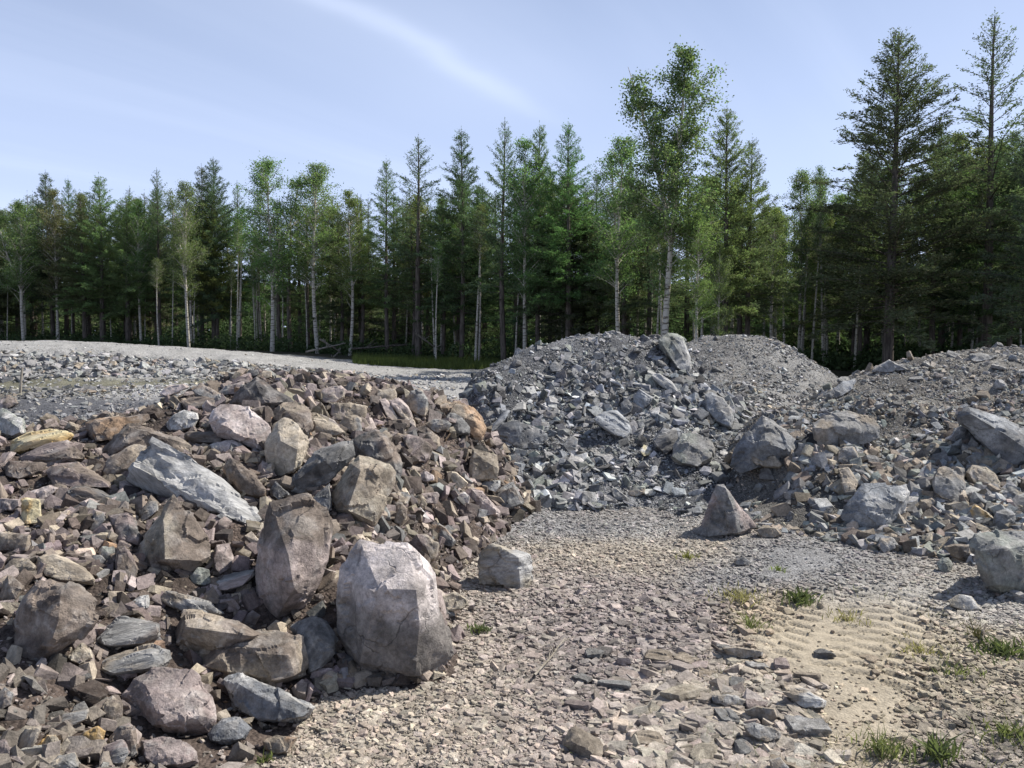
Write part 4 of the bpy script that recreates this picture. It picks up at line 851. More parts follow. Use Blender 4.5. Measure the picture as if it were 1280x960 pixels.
for hi, line in enumerate(hero_lines):
    reg, cols, style, ang, th, short, label, pts = line.split('|')
    x0, y0, s = REG[reg]
    rng = random.Random(hi * 7 + 3)
    outl, ridge = [], []
    for tok in pts.split():
        v = [float(q) for q in tok.split(',')]
        p = (x0 + v[0] / s, y0 + v[1] / s)
        if len(v) == 3: ridge.append((*p, v[2]))
        else: outl.append(p)
    hullp = convex2(outl)
    xs = [p[0] for p in outl]; yb = max(p[1] for p in outl); yt = min(p[1] for p in outl)
    wpx = max(xs) - min(xs); hpx = yb - yt
    bx = np.mean([p[0] for p in outl if p[1] > yb - .25 * hpx])
    D = None
    for dyy in (0, -2, 3, 6, 10, 15):
        D = hit(bx, min(yb + dyy - .04 * hpx, 1090))
        if D: break
    if D is None: D = 20
    pxm = D / F_PX
    w, h = wpx * pxm, hpx * pxm
    size = math.sqrt(max(w, h * .8) * max(h, w * .5))
    tilt = 0.42 if (yb < 640 or bx < 620) else 0.25
    if short in ('the big foot boulder', 'the striped pale block', 'the shark fin rock', 'the upright mauve boulder'): tilt = 0.15
    depth = size * float(th)
    offs = []
    for (vx, vy) in outl:
        hv = hit(vx, min(vy, 1090), first=max(1.6, D * .6))
        if hv: offs.append(hv - tilt * max(0, min(1, (yb - vy) / max(hpx, 1))) * h)
    if offs: D = min(D + depth * .1, float(np.percentile(offs, 15)) + .05 * size)
    cxm, cym = np.mean([p[0] for p in hullp]), np.mean([p[1] for p in hullp])
    world_pts = []
    def dist(py): return D + tilt * max(0, min(1, (yb - py) / max(hpx, 1))) * h
    for (px, py) in outl:
        world_pts.append(at(px, py, dist(py) + rng.uniform(-.03, .05) * size))
        k = rng.uniform(.62, .86)
        world_pts.append(at(cxm + (px - cxm) * k, cym + (py - cym) * k + hpx * .03, dist(py) + depth * rng.uniform(.55, .8)))
    if len(ridge) < 3:      # a blunt front face with chamfered rims, leaning a little at random
        ra, rb = rng.uniform(-.14, .14), rng.uniform(-.05, .16)
        for (px, py) in hullp:
            k = rng.uniform(.74, .93); u = (px - cxm) / max(wpx, 1); v = (py - cym) / max(hpx, 1)
            world_pts.append(at(cxm + (px - cxm) * k, cym + (py - cym) * k, dist(py) - size * max(.05, .24 + ra * u * 2 + rb * v * 2 + rng.uniform(-.03, .03))))
    if not ridge:
        ridge = [(cxm - .15 * wpx, cym - .1 * hpx, .2), (cxm + .2 * wpx, cym, .2)]
    for (px, py, dd) in ridge:
        world_pts.append(at(px, py, dist(py) - (dd * size * 1.25 + (.1 * size if len(ridge) < 3 else 0))))
        if False:
            world_pts.append(at(px * .75 + cxm * .25, min(py + .42 * hpx, yb - .12 * hpx), dist(py) - dd * size * .8))
    C = np.mean(world_pts, 0); C[2] = min(p[2] for p in world_pts)
    V, T = hull([p - C for p in world_pts])
    a = R(float(ang)); axis = (math.cos(a), 0.25, math.sin(a))
    ca, cb = (K[q] for q in cols.split('/'))
    j = rng.uniform(.9, 1.1); ca = tuple(q * j * 1.02 for q in ca); cb = tuple(q * j * .9 for q in cb)
    tgt = max(TARGET_PX * pxm, size / 48)
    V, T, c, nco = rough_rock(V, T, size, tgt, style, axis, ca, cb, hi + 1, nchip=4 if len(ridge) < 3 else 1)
    slab = style == 's' or float(th) <= .5
    nm = 'stone_slab' if slab and size > .2 else ('boulder' if size > .3 else 'rock')
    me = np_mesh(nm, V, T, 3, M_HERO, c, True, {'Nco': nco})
    me.set_sharp_from_angle(angle=R(22))
    o = mobj(nm, me); o.location = C
    props(o, label, {'stone_slab': 'stone slab', 'boulder': 'boulder', 'rock': 'rock'}[nm])
    heroes.append(dict(short=short, px=cxm, py=cym, D=D, size=size, obj=o, wpx=wpx))
    # where smaller stones must not stand in front
    shr = [(cxm + (p[0] - cxm) * .97, cym + (p[1] - cym) * .97 - .02 * hpx) for p in hullp]
    m = inside_poly(_cx, _cy, shr)
    COVER[m] = np.minimum(COVER[m], D + depth)
def free(P, slack=0.0):
    """True where a stone at P would not stand in front of a boulder."""
    px, py, d = proj(P)
    i = ((px + 20) / 4).round().astype(int); j = (py / 4).round().astype(int)
    ok = (i < 0) | (j < 0) | (i >= _cov_W) | (j >= _cov_H)
    i = np.clip(i, 0, _cov_W - 1); j = np.clip(j, 0, _cov_H - 1)
    return ok | (COVER[j, i] > 1e8) | (P[:, 1] > COVER[j, i] + slack)

# ------------------------------------------------------------------ stone templates
def template(seed, flat, pts=11):
    rng = np.random.RandomState(seed)
    g = np.array([[x, y, z] for x in (-1, 1) for y in (-1, 1) for z in (-1, 1)], float)
    g *= rng.uniform(.45, 1.0, (8, 3)); g[:, :2] += rng.uniform(-.15, .15, (8, 2))
    e = rng.uniform(-1, 1, (pts - 7, 3)); e /= np.max(np.abs(e), axis=1, keepdims=True); e *= rng.uniform(.8, 1.05, (len(e), 1))
    u = np.concatenate([g, e])
    u *= np.array([.5, .5 * rng.uniform(.55, .85), .5 * flat * rng.uniform(.7, 1.2)])
    return hull(u)
TEMPL = [template(100 + i, fl) for i, fl in enumerate([.28, .34, .4, .46, .3, .5, .55, .36, .62, .42, .25, .7, .38, .48, .33, .58, .15, .19, .17])]
NT = len(TEMPL)
def rot_frames(N, rng, tilt):
    """Rotation matrices whose z axis is near the normal N."""
    n = len(N)
    z = N + rng.normal(0, 1, (n, 3)) * tilt[:, None]; z /= np.linalg.norm(z, axis=1, keepdims=True)
    t = rng.normal(0, 1, (n, 3)); x = t - (t * z).sum(1, keepdims=True) * z; x /= np.linalg.norm(x, axis=1, keepdims=True)
    y = np.cross(z, x)
    return np.stack([x, y, z], -1)
def scatter(name, pos, size, colr, rng, tilt=.35, flatness=None):
    n = len(pos)
    which = rng.randint(0, NT - 3, n)
    if flatness == 'flat': which = np.array([0, 1, 4, 7, 10, 12, 14, 16, 17, 18, 16, 17])[rng.randint(0, 12, n)]
    Rm = rot_frames(top_n(pos[:, 0], pos[:, 1]), rng, np.full(n, tilt) if np.isscalar(tilt) else tilt)
    VV, TT, CC = [], [], []; off = 0
    for k in range(NT):
        m = np.flatnonzero(which == k)
        if not len(m): continue
        V, T = TEMPL[k]
        P = np.einsum('nij,vj->nvi', Rm[m], V) * size[m][:, None, None] + pos[m][:, None, :]
        VV.append(P.reshape(-1, 3))
        TT.append((T[None] + (off + np.arange(len(m)) * len(V))[:, None, None]).reshape(-1, 3))
        CC.append(np.repeat(colr[m], len(V), 0)); off += len(m) * len(V)
    return np_mesh(name, np.concatenate(VV), np.concatenate(TT), 3, M_ROCK, np.concatenate(CC))
def power(rng, n, a, b, e=2.3):
    u = rng.uniform(0, 1, n); k = 1 - e
    return (a ** k + u * (b ** k - a ** k)) ** (1 / k)
def pick(rng, n, pal, wts, jit=.16):
    P = np.array([K[p] for p in pal]); i = rng.choice(len(pal), n, p=np.array(wts) / sum(wts))
    return P[i] * (1 + rng.normal(0, jit, (n, 1))) * (1 + rng.normal(0, .018, (n, 3)))
def on_pile(k, n, rng, ymax=None):
    """Random points on the visible surface of heap k."""
    out = []
    idx = list(PG).index(k) + 1
    ok = WHO == idx
    j, i = np.nonzero(ok)
    s = rng.randint(0, len(j), n * 2)
    X = GX0 + (i[s] + rng.uniform(-.5, .5, len(s))) * GS; Y = GY0 + (j[s] + rng.uniform(-.5, .5, len(s))) * GS
    Z = top_h(X, Y)
    P = np.stack([X, Y, Z], -1)
    px, py, d = proj(P)
    vis = (px > -150) & (px < 1430) & (Y > 1.9)
    return P[vis][:n]
PALS = {'brown': (['brown', 'dbrown', 'purple', 'tan', 'pink', 'gray', 'mauve', 'ltan', 'rust'], [5, 2.5, 3.5, 4, 2, 1.5, 4.5, 1.8, .3]),
        'grey': (['slate', 'gray', 'lgray', 'dgray', 'lslate', 'white', 'green'], [2.5, 6, 4, 2, 2.5, .5, 1.5]),
        'back': (['gray', 'lgray', 'tan', 'dgray'], [5, 3, 1, 2]),
        'right': (['gray', 'lgray', 'tan', 'brown', 'lslate', 'ltan', 'green', 'pink'], [5, 3, 4, 1.5, 1.5, 1.2, 2, .5])}
rg = np.random.RandomState(11)
rubble = {'brown': ('rubble', 'small broken brown and purplish stones covering the front left heap', 15500, 34000, .21, 1.7, .65),
          'grey': ('rubble', 'small broken slate pieces covering the steep grey heap', 22000, 34000, .23, 2.6, .5),
          'back': ('rubble', 'fine grey stones covering the rounded heap behind', 12000, 20000, .09, 2.9, .35),
          'right': ('rubble', 'small grey and beige stones covering the broad right heap', 23000, 40000, .17, 2.3, .5)}
for k, (nm, lab, nbig, nfine, smax, ex, tl) in rubble.items():
    P1 = on_pile(k, nbig, rg); s1 = power(rg, len(P1), .026 if k in ('grey', 'back') else .044, smax, ex)
    P2 = on_pile(k, nfine, rg); s2 = power(rg, len(P2), .012, .03, 1.5)
    P = np.concatenate([P1, P2]); s = np.concatenate([s1, s2])
    if k == 'right':     # the upper part of this heap is finer, the foot coarser
        fac = 1.3 - .8 * smooth(P[:, 1] + .25 * fbm(P * 1.5, 2, 91), 7.4, 9.0); s = s * np.where(s > .03, fac, 1)
    if k == 'grey':
        patch = np.exp(-(((P[:, 0] + .55) / .5) ** 2 + ((P[:, 1] - 8.6) / .4) ** 2)); s = s * (1 - .65 * patch)
    s = s * np.exp(fbm(P * .9 + 7, 3, 96) * .9)
    if k == 'grey': s = s * (1.15 - .55 * smooth(P[:, 2], .8, 1.4))
    if k == 'right':
        low = smooth(P[:, 0], 2.3, 3.0) * (1 - smooth(P[:, 1], 7.6, 8.4)); s = s * (1 + .45 * low * (s > .03))
    s = np.minimum(s, np.where(P[:, 1] < 4.3, .11, np.where(P[:, 1] < 6, .15, .2)))
    P[:, 2] += s * .12
    m = free(P)
    nz_ = fbm(P * 1.9 + 3, 4, 95)
    m &= (s < .03) | (nz_ > -.08) | (rg.uniform(0, 1, len(P)) < (.12 if k != 'brown' else .25))
    if k == 'right': m |= free(P) & (low > .5)
    if k == 'right':      # the dirt slope with few stones at this heap's left
        ppx, ppy, _ = proj(P)
        dirt = ((ppx - 975) / 85) ** 2 + ((ppy - 625) / 42) ** 2 + nz_ * 1.2 < 1
        m &= ~(dirt & (rg.uniform(0, 1, len(P)) < np.where(s > .04, .9, .45)))
    P, s = P[m], s[m]
    c = pick(rg, len(P), *PALS[k], jit=.34)
    c = c * {'brown': .74, 'grey': .90, 'back': .95, 'right': .82}[k]
    if k == 'brown':      # greyer towards the near left corner, tan chips towards the crest
        g = smooth(3.6 - P[:, 1], 0, .8)[:, None] * .4
        c = c * (1 - g) + np.array([.26, .235, .20]) * g
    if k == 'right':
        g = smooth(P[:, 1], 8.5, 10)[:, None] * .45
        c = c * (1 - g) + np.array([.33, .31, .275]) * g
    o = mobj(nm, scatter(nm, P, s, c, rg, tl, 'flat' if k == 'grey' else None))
    props(o, lab, 'rubble', kind='stuff')

# ------------------------------------------------------------------ loose stones on the flat ground
def ground_points(n, x0, x1, y0, y1):
    # even in the picture rather than on the ground: more points near the camera
    Y = y0 * (y1 / y0) ** rg.uniform(0, 1, n); X = rg.uniform(x0, x1, n) * (Y * .75 + .3)
    return X, Y
X, Y = ground_points(210000, -1.05, 1.05, 2.35, 10.5)
keep = (WHO[np.clip(((Y - GY0) / GS).astype(int), 0, WHO.shape[0] - 1), np.clip(((X - GX0) / GS).astype(int), 0, WHO.shape[1] - 1)] == 0)
X, Y = X[keep], Y[keep]
zc, zs = ground_zone(X, Y)
P = np.stack([X, Y, base_h(X, Y) + micro(X, Y, zs) + tread(X, Y)], -1)
px, py, _ = proj(P)
s = power(rg, len(X), .012, .075, 2.5) * (Y / 5.0) ** .35
sandy = zs < .45
coarse = np.exp(-(((px - 930) / 150) ** 2 + ((py - 900) / 80) ** 2)) + .5 * np.exp(-(((px - 800) / 200) ** 2 + ((py - 830) / 120) ** 2))
s *= 1 + 1.15 * coarse * (rg.uniform(0, 1, len(X)) < .55)
s *= np.where(py < 730, .7, 1)
bluez = zc[:, 2] > zc[:, 0] * .985
s *= np.where(bluez & (py > 670), .5, 1)
s *= np.where((px < 700) & (py > 840), .85, 1)
pk = rg.uniform(0, 1, len(X)) < np.clip(zs ** 1.6 * 1.15, .05, 1)
pk &= free(P)
pk &= ~(bluez & (py > 670) & (rg.uniform(0, 1, len(X)) < .5))
px2 = px + fbm(P * 2.5, 4, 88) * 150; py2 = py + fbm(P * 2.5, 4, 89) * 80
sandy2 = (((px2 - 1045) / 125) ** 2 + ((py2 - 800) / 58) ** 2 < 1) | (((px2 - 1095) / 68) ** 2 + ((py2 - 910) / 75) ** 2 < 1)
pk &= ~(sandy2 & (rg.uniform(0, 1, len(X)) < np.where(s < .025, .6, .93)))
pk &= rg.uniform(0, 1, len(X)) < np.where(s > .06, .55, 1.0)
P, s, c = P[pk], s[pk], zc[pk]
P[:, 2] += s * .01 + .003
nc_ = 900      # thicker cobbles at the bottom middle of the picture
th_ = rg.uniform(0, 6.28, nc_); ra_ = np.sqrt(rg.uniform(0, 1, nc_))
cpx, cpy = 900 + np.cos(th_) * ra_ * 175, 915 + np.sin(th_) * ra_ * 90
cY = np.array([-EYE / ray(a_, b_)[1] for a_, b_ in zip(cpx, cpy)]); cX = np.array([ray(a_, b_)[0] for a_, b_ in zip(cpx, cpy)]) * cY
cP = np.stack([cX, cY, micro(cX, cY, np.ones(nc_))], -1); cs = power(rg, nc_, .045, .13, 1.6)
mk = free(cP) & ~((((cpx - 1100) / 75) ** 2 + ((cpy - 900) / 90) ** 2) < 1 + 1.3 * fbm(np.stack([cpx * .02, cpy * .03, cpx * 0], -1), 3, 55))
mk &= rg.uniform(0, 1, nc_) < 1.35 - ((cpx - 900) / 175) ** 2 - ((cpy - 915) / 90) ** 2
P = np.concatenate([P, cP[mk]]); s = np.concatenate([s, cs[mk]]); c = np.concatenate([c, np.tile([.30, .275, .24], (int(mk.sum()), 1))])
c = c * np.array([1.06, 1.02, .985]) * (1 + rg.normal(0, .2, (len(c), 1))) * (1 + rg.normal(0, .018, (len(c), 3)))
mp_ = rg.uniform(0, 1, len(c)) < .10; c[mp_] = c[mp_] * np.array([1.25, 1.22, 1.18])
o = mobj('gravel', scatter('gravel', P, s, np.clip(c, .05, .6), rg, .22))
props(o, 'loose stone chips strewn over the bare ground between the heaps', 'gravel', kind='stuff')
print('gravel', len(P))

# stones on the terrace and the flat behind
n = 26000
Y = 10.5 * (36 / 10.5) ** rg.uniform(0, 1, n); X = rg.uniform(-.95, .25, n) * Y * .75
X2 = rg.uniform(-.2, 1.0, 4000) * 20; Y2 = rg.uniform(14, 22, 4000)
X, Y = np.append(X, X2), np.append(Y, Y2)
Z = top_h(X, Y); P = np.stack([X, Y, Z], -1)
face = smooth(Y, 21.2, 21.8) * (1 - smooth(Y, 23.2, 24.2)) * smooth(-X, 2.5, 5)
s = power(rg, len(X), .03, .14, 2.6) * (Y / 14) ** .5
s *= 1 + face * rg.uniform(.1, .8, len(X)) * (rg.uniform(0, 1, len(X)) < .5)
dk = smooth(-X, 7.0, 8.6) * smooth(Y, 13.2, 14) * (1 - smooth(Y, 16.2, 16.8))
fb = smooth(Y, 10, 11) * (1 - smooth(Y, 13.0, 14.5))
c = pick(rg, len(X), ['gray', 'lgray', 'tan', 'sand', 'white'], [4, 5, 1, .6, .6], .12)
c = c * (1 - fb[:, None] * .55) + np.array([.15, .155, .17]) * fb[:, None] * .55
c = c * (1 - dk[:, None] * .5)
s = s * (1 + dk * .6)
s *= 1 - .55 * smooth(Y - np.clip((X + 14) * .22, 0, 2), 22.8, 23.6)
ok = (Y < 33) & free(P) & (rg.uniform(0, 1, len(X)) > smooth(Y, 14.5, 21) * (1 - smooth(Y, 21, 21.5)) * .55)
ok &= ~((Y > 24) & (rg.uniform(0, 1, len(X)) < .6))
ok &= ~((X > 3.5) & (Y > 21)) & ~((np.abs(X) < 20) & (X > -4) & (Y > 31))
P, s, c = P[ok], s[ok], c[ok]
nb_ = 3600; Xb = rg.uniform(-17, -4.5, nb_); Yb = rg.uniform(21.3, 23.0, nb_) + np.clip((Xb + 14) * .22, 0, 2)
Pb = np.stack([Xb, Yb, top_h(Xb, Yb)], -1); sb_ = power(rg, nb_, .06, .34, 2.6)
mb_ = free(Pb); P = np.concatenate([P, Pb[mb_]]); s = np.concatenate([s, sb_[mb_]]); c = np.concatenate([c, pick(rg, int(mb_.sum()), ['gray', 'lgray', 'lpink', 'tan', 'dgray'], [4, 4, .4, 1, 1.5], .15) * .85])
P[:, 2] += s * .12
o = mobj('gravel', scatter('gravel', P, s, np.clip(c, .05, .6), rg, .4))
props(o, 'pale stones scattered over the terrace and the flat ground far behind', 'gravel', kind='stuff')

# ------------------------------------------------------------------ middling stones, one object each
def med_template(seed, flat):
    V, T = template(seed, flat, 13)
    V, T, c, nco = rough_rock(V, T, 1.0, .075, 'r' if seed % 3 else 's', (1, .2, .1), (1, 1, 1), (.82, .80, .78), seed, 2600, .8)
    c = np.clip(c / c.mean() , .5, 1.5)
    me = np_mesh('rock', V, T, 3, M_ROCK, c, True)
    me.set_sharp_from_angle(angle=R(22))
    return me
MED = [(med_template(500 + i, fl), wd) for i, (fl, wd) in enumerate([(.3, 'flat'), (.36, 'flat'), (.5, 'wedge shaped'), (.62, 'chunky'), (.75, 'blocky'), (.45, 'angular'), (.55, 'angular'), (.8, 'blocky'), (.42, 'wedge shaped'), (.66, 'chunky'), (.28, 'slab like'), (.5, 'rough')])]
anchors = [h for h in heroes if h['short']]
def where(px, py, a):
    dx_, dy_ = px - a['px'], a['py'] - py
    t = math.degrees(math.atan2(dy_, dx_))
    return ['right of', 'up right of', 'above', 'up left of', 'left of', 'down left of', 'below', 'down right of'][int(round(t / 45)) % 8]
used_labels = set(h['obj']['label'] for h in heroes)
def auto_label(size_w, col_w, shape_w, px, py, noun='stone'):
    al = sorted(anchors, key=lambda a: (a['px'] - px) ** 2 + (a['py'] - py) ** 2)
    cands = [f"{size_w} {col_w} {shape_w} {noun} just {where(px, py, al[0])} {al[0]['short']}", f"{size_w} {col_w} {shape_w} {noun} between {al[0]['short']} and {al[1]['short']}",
             f"{size_w} {col_w} {shape_w} {noun} a little {where(px, py, al[1])} {al[1]['short']}", f"{size_w} {col_w} {noun} between {al[0]['short']} and {al[2]['short']}",
             f"{size_w} {col_w} {shape_w} {noun} some way {where(px, py, al[2])} {al[2]['short']}", f"{size_w} {col_w} {shape_w} {noun} farther {where(px, py, al[3])} {al[3]['short']}", f"{size_w} {col_w} {noun} between {al[1]['short']} and {al[2]['short']}"]
    for c_ in cands:
        c_ = ' '.join(c_.split())
        if c_ not in used_labels and len(c_.split()) <= 16:
            used_labels.add(c_); return c_
    return None
placed = []
def mediums(k, want, smin, smax, group, seed):
    rg = np.random.RandomState(seed)
    P = on_pile(k, 5000, rg); got = 0
    P = P[free(P)]
    px, py, d = proj(P)
    for q in range(len(P)):
        if got >= want: break
        if not (-8 < px[q] < 1288 and 0 < py[q] < 968): continue
        if k == 'back' and px[q] > 1040: continue
        s_ = float(power(rg, 1, smin, smax, 2.0)[0])
        rp = s_ * F_PX / d[q] / 2
        if any((px[q] - a[0]) ** 2 + (py[q] - a[1]) ** 2 < (rp * .8 + a[2] * .8) ** 2 for a in placed): continue
        # stay out of the boulders as seen: sample the stone's own outline
        t = np.linspace(0, 2 * np.pi, 8, endpoint=False)
        ring = np.stack([P[q, 0] + np.cos(t) * s_ * .33, np.full(8, P[q, 1]), P[q, 2] + .1 * s_ + np.sin(t) * s_ * .26], -1)
        if not free(ring).all(): continue
        a_ = hit(px[q], py[q])
        if a_ is None or abs(a_ - P[q, 1]) > .35: continue
        pal, w = PALS[k]; ci = rg.choice(len(pal), p=np.array(w) / sum(w)); cname = pal[ci]
        mi = rg.randint(0, len(MED)); me, shp = MED[mi]
        lab = auto_label('small' if s_ < .17 else 'medium', WORDS[cname], shp, px[q], py[q])
        if lab is None: continue
        o = mobj('rock', me)
        sc = s_ * rg.uniform(.9, 1.1, 3); o.scale = sc
        Rm = rot_frames(top_n(P[q:q + 1, 0], P[q:q + 1, 1]), rg, np.array([.45]))[0]
        o.rotation_euler = Matrix(Rm.tolist()).to_euler()
        o.location = (P[q, 0], P[q, 1], P[q, 2] + s_ * .12)
        cc = np.array(K[cname]) * rg.uniform(.65, .95)
        o.color = (*cc, 1)
        props(o, lab, 'stone', group)
        placed.append((px[q], py[q], rp)); got += 1
    print(k, 'mediums', got)
mediums('brown', 58, .11, .26, 'loose stones on the brown heap', 1)
mediums('grey', 34, .11, .24, 'loose stones on the slate heap', 2)
mediums('right', 48, .11, .24, 'loose stones on the right heap', 3)
mediums('back', 6, .12, .22, 'loose stones on the rounded grey heap', 4)
# cobbles on the flat, one object each
rgc = np.random.RandomState(77); gotc = 0
for _ in range(900):
    if gotc >= 22: break
    a_, b_ = rgc.uniform(720, 1060), rgc.uniform(815, 955)
    if ((a_ - 1105) / 90) ** 2 + ((b_ - 900) / 110) ** 2 < 1: continue
    dx3, dz3 = ray(a_, b_); Y3 = -EYE / dz3; s_ = rgc.uniform(.11, .19); rp = s_ * F_PX / Y3 / 2
    if any((a_ - q[0]) ** 2 + (b_ - q[1]) ** 2 < (rp + q[2]) ** 2 for q in placed): continue
    if not free(np.array([[dx3 * Y3, Y3, .02]]))[0] or not free(np.array([[dx3 * Y3, Y3, s_ * .4]]))[0]: continue
    cname = ['tan', 'gray', 'sand', 'lgray', 'mauve'][rgc.randint(0, 5)]; me, shp = MED[rgc.choice([0, 1, 2, 8, 10, 11, 5])]
    lab = auto_label('small' if s_ < .15 else 'medium', WORDS[cname], shp, a_, b_, 'cobble')
    if lab is None: continue
    o = mobj('rock', me); o.scale = (s_, s_ * rgc.uniform(.8, 1), s_ * rgc.uniform(.7, 1)); o.rotation_euler = (rgc.uniform(-.2, .2), rgc.uniform(-.2, .2), rgc.uniform(0, 6.28)); o.location = (dx3 * Y3, Y3, s_ * .12 + float(micro(np.array([dx3 * Y3]), np.array([Y3]), np.ones(1))[0]))
    o.color = (*(np.array(K[cname]) * rgc.uniform(.75, 1.0)), 1)
    props(o, lab, 'stone', 'cobbles on the stony patch'); placed.append((a_, b_, rp)); gotc += 1
print('heroes', len(heroes), 'tris', sum(len(h['obj'].data.polygons) for h in heroes))
# ------------------------------------------------------------------ trees
def tube(path, rad, sides=5):
    """Tapered tube along a path: verts, quads."""
    path = np.asarray(path, float); n = len(path)
    d = np.gradient(path, axis=0); d /= np.maximum(np.linalg.norm(d, axis=1, keepdims=True), 1e-9)
    up = np.tile([[0.0, 0, 1]], (n, 1)); up[np.abs(d[:, 2]) > .9] = [1, 0, 0]
    x = np.cross(d, up); x /= np.linalg.norm(x, axis=1, keepdims=True); y = np.cross(d, x)
    a = np.linspace(0, 2 * np.pi, sides, endpoint=False)
    V = path[:, None, :] + np.asarray(rad)[:, None, None] * (np.cos(a)[None, :, None] * x[:, None, :] + np.sin(a)[None, :, None] * y[:, None, :])
    F = []
    for i in range(n - 1):
        for j in range(sides): F.append([i * sides + j, i * sides + (j + 1) % sides, (i + 1) * sides + (j + 1) % sides, (i + 1) * sides + j])
    return V.reshape(-1, 3), np.array(F)
def join(parts):
    V, F, o = [], [], 0
    for v, f in parts:
        V.append(v); F.append(f + o); o += len(v)
    return np.concatenate(V), np.concatenate(F)
def leaf_quads(C, size, aspect, rng, axis=None, spread=1.0):
    """One small leaf quad per centre; axis biases the long side."""
    n = len(C)
    u = rng.normal(0, 1, (n, 3)) * spread
    if axis is not None: u = u + axis
    u /= np.linalg.norm(u, axis=1, keepdims=True)
    w = rng.normal(0, 1, (n, 3)); w -= (w * u).sum(1, keepdims=True) * u; w /= np.linalg.norm(w, axis=1, keepdims=True)
    s = np.asarray(size)[:, None] * .5
    V = np.stack([C - u * s, C - w * s * aspect, C + u * s, C + w * s * aspect], 1).reshape(-1, 3)
    return V, np.arange(n * 4).reshape(n, 4)

def conifer_meshes(seed, H, Rm, base, density, topspread, col, dead=1.0):
    """Larch or spruce: trunk with dead lower branches, crown of tufted twigs."""
    rng = np.random.RandomState(seed)
    k = 12
    zs = np.linspace(0, H, k); bend = rng.normal(0, .06, 2)
    path = np.stack([np.sin(zs * .5) * bend[0], np.cos(zs * .4) * bend[1] - bend[1], zs], -1)
    tr = .011 * H * (1 - zs / H) ** .9 + .008
    wood = [tube(path, tr, 7)]
    tp = lambda z: np.array([np.interp(z, zs, path[:, 0]), np.interp(z, zs, path[:, 1]), z])
    C, A, Sz, CL = [], [], [], []
    z = H * base
    az = rng.uniform(0, 6.28)
    while z < H * .985:
        t = (z / H - base) / (1 - base)
        for _ in range(rng.randint(2, 5)):
            az += 2.4 + rng.normal(0, .4)
            prof = (1 - t) ** .85 * (.7 + .3 * min(1, t * 5))
            L = Rm * prof * rng.uniform(.6, 1.18) + .12
            el = R(6 + (46 * topspread) * t ** .9 + rng.normal(0, 12))
            if rng.uniform() < .12: continue
            d = np.array([math.cos(az) * math.cos(el), math.sin(az) * math.cos(el), math.sin(el)])
            s = np.linspace(0, 1, 6)
            pts = tp(z) + s[:, None] * L * d + np.stack([s * 0, s * 0, (s ** 2) * L * (.16 - .28 * (1 - t) * s)], -1)
            wood.append(tube(pts, .004 + .011 * L * (1 - s) * .8, 3))
            nt_ = max(2, int(L / (.072 + .015 * t)))
            ss = rng.uniform(.12, 1, nt_ * 2)
            Pc = np.stack([np.interp(ss, s, pts[:, q]) for q in range(3)], -1)
            side = np.cross(d, [0, 0, 1]); side /= np.linalg.norm(side)
            sg = rng.choice([-1, 1], len(ss))
            td = d[None] * .75 + side[None] * sg[:, None] * rng.uniform(.4, 1.1, (len(ss), 1)) + np.array([0, 0, 1])[None] * rng.normal(.0 + .25 * t, .42, (len(ss), 1))
            td /= np.linalg.norm(td, axis=1, keepdims=True)
            tl = (.12 + .30 * L * (1 - ss) * rng.uniform(.4, 1.2, len(ss)))
            m = max(3, int(10.5 * density * (1.1 - .45 * t)))
            rr = rng.uniform(0, 1, (len(ss), m))
            c = Pc[:, None] + td[:, None] * (rr * tl[:, None])[..., None] + rng.normal(0, .03, (len(ss), m, 3))
            C.append(c.reshape(-1, 3)); A.append(np.repeat(td, m, 0)); Sz.append(rng.uniform(.055, .105, c.shape[0] * m) * (1 - .3 * t))
            br = rng.uniform(.75, 1.25)
            CL.append(np.tile([br], (c.shape[0] * m, 1)))
            # tufts on the branch itself
            nb = max(3, int(L / (.05 + .04 * t))); sb = rng.uniform(.1, 1, nb)
            C.append(np.stack([np.interp(sb, s, pts[:, q]) for q in range(3)], -1)); A.append(np.tile(d, (nb, 1))); Sz.append(rng.uniform(.06, .11, nb) * (1 - .35 * t)); CL.append(np.full((nb, 1), br))
        z += H * .0118 / max(.6, density) * (1.25 - .5 * t) * (1.15 if density < .9 else 1)
    # the leader
    nb = 16; zz = rng.uniform(H * .94, H * 1.025, nb)
    C.append(np.stack([np.full(nb, path[-1, 0]), np.full(nb, path[-1, 1]), zz], -1)); A.append(np.tile([0, 0, 1.0], (nb, 1))); Sz.append(np.full(nb, .06)); CL.append(np.ones((nb, 1)))
    # bare lower branches
    for _ in range(int(34 * dead)):
        zb = rng.uniform(.12, base + .12) * H; a = rng.uniform(0, 6.28); L = rng.uniform(.25, .8) * Rm * .7; el = R(rng.uniform(-25, 15))
        d = np.array([math.cos(a) * math.cos(el), math.sin(a) * math.cos(el), math.sin(el)])
        wood.append(tube(tp(zb) + np.linspace(0, 1, 3)[:, None] * L * d, np.array([.009, .006, .003]), 3))
    C, A, Sz, CL = np.concatenate(C), np.concatenate(A), np.concatenate(Sz), np.concatenate(CL)
    V, F = leaf_quads(C, Sz * 1.1, .34, rng, A * 2.2, .8)
    colr = np.array(col)[None] * CL * (1 + rng.normal(0, .16, (len(C), 1))) * (1 + rng.normal(0, .05, (len(C), 3)))
    Vw, Fw = join(wood)
    return np_mesh('trunk', Vw, Fw, 4, M_BARK, smooth_sh=True), np_mesh('crown', V, F, 4, M_NEEDLE, np.clip(colr, .005, 1))

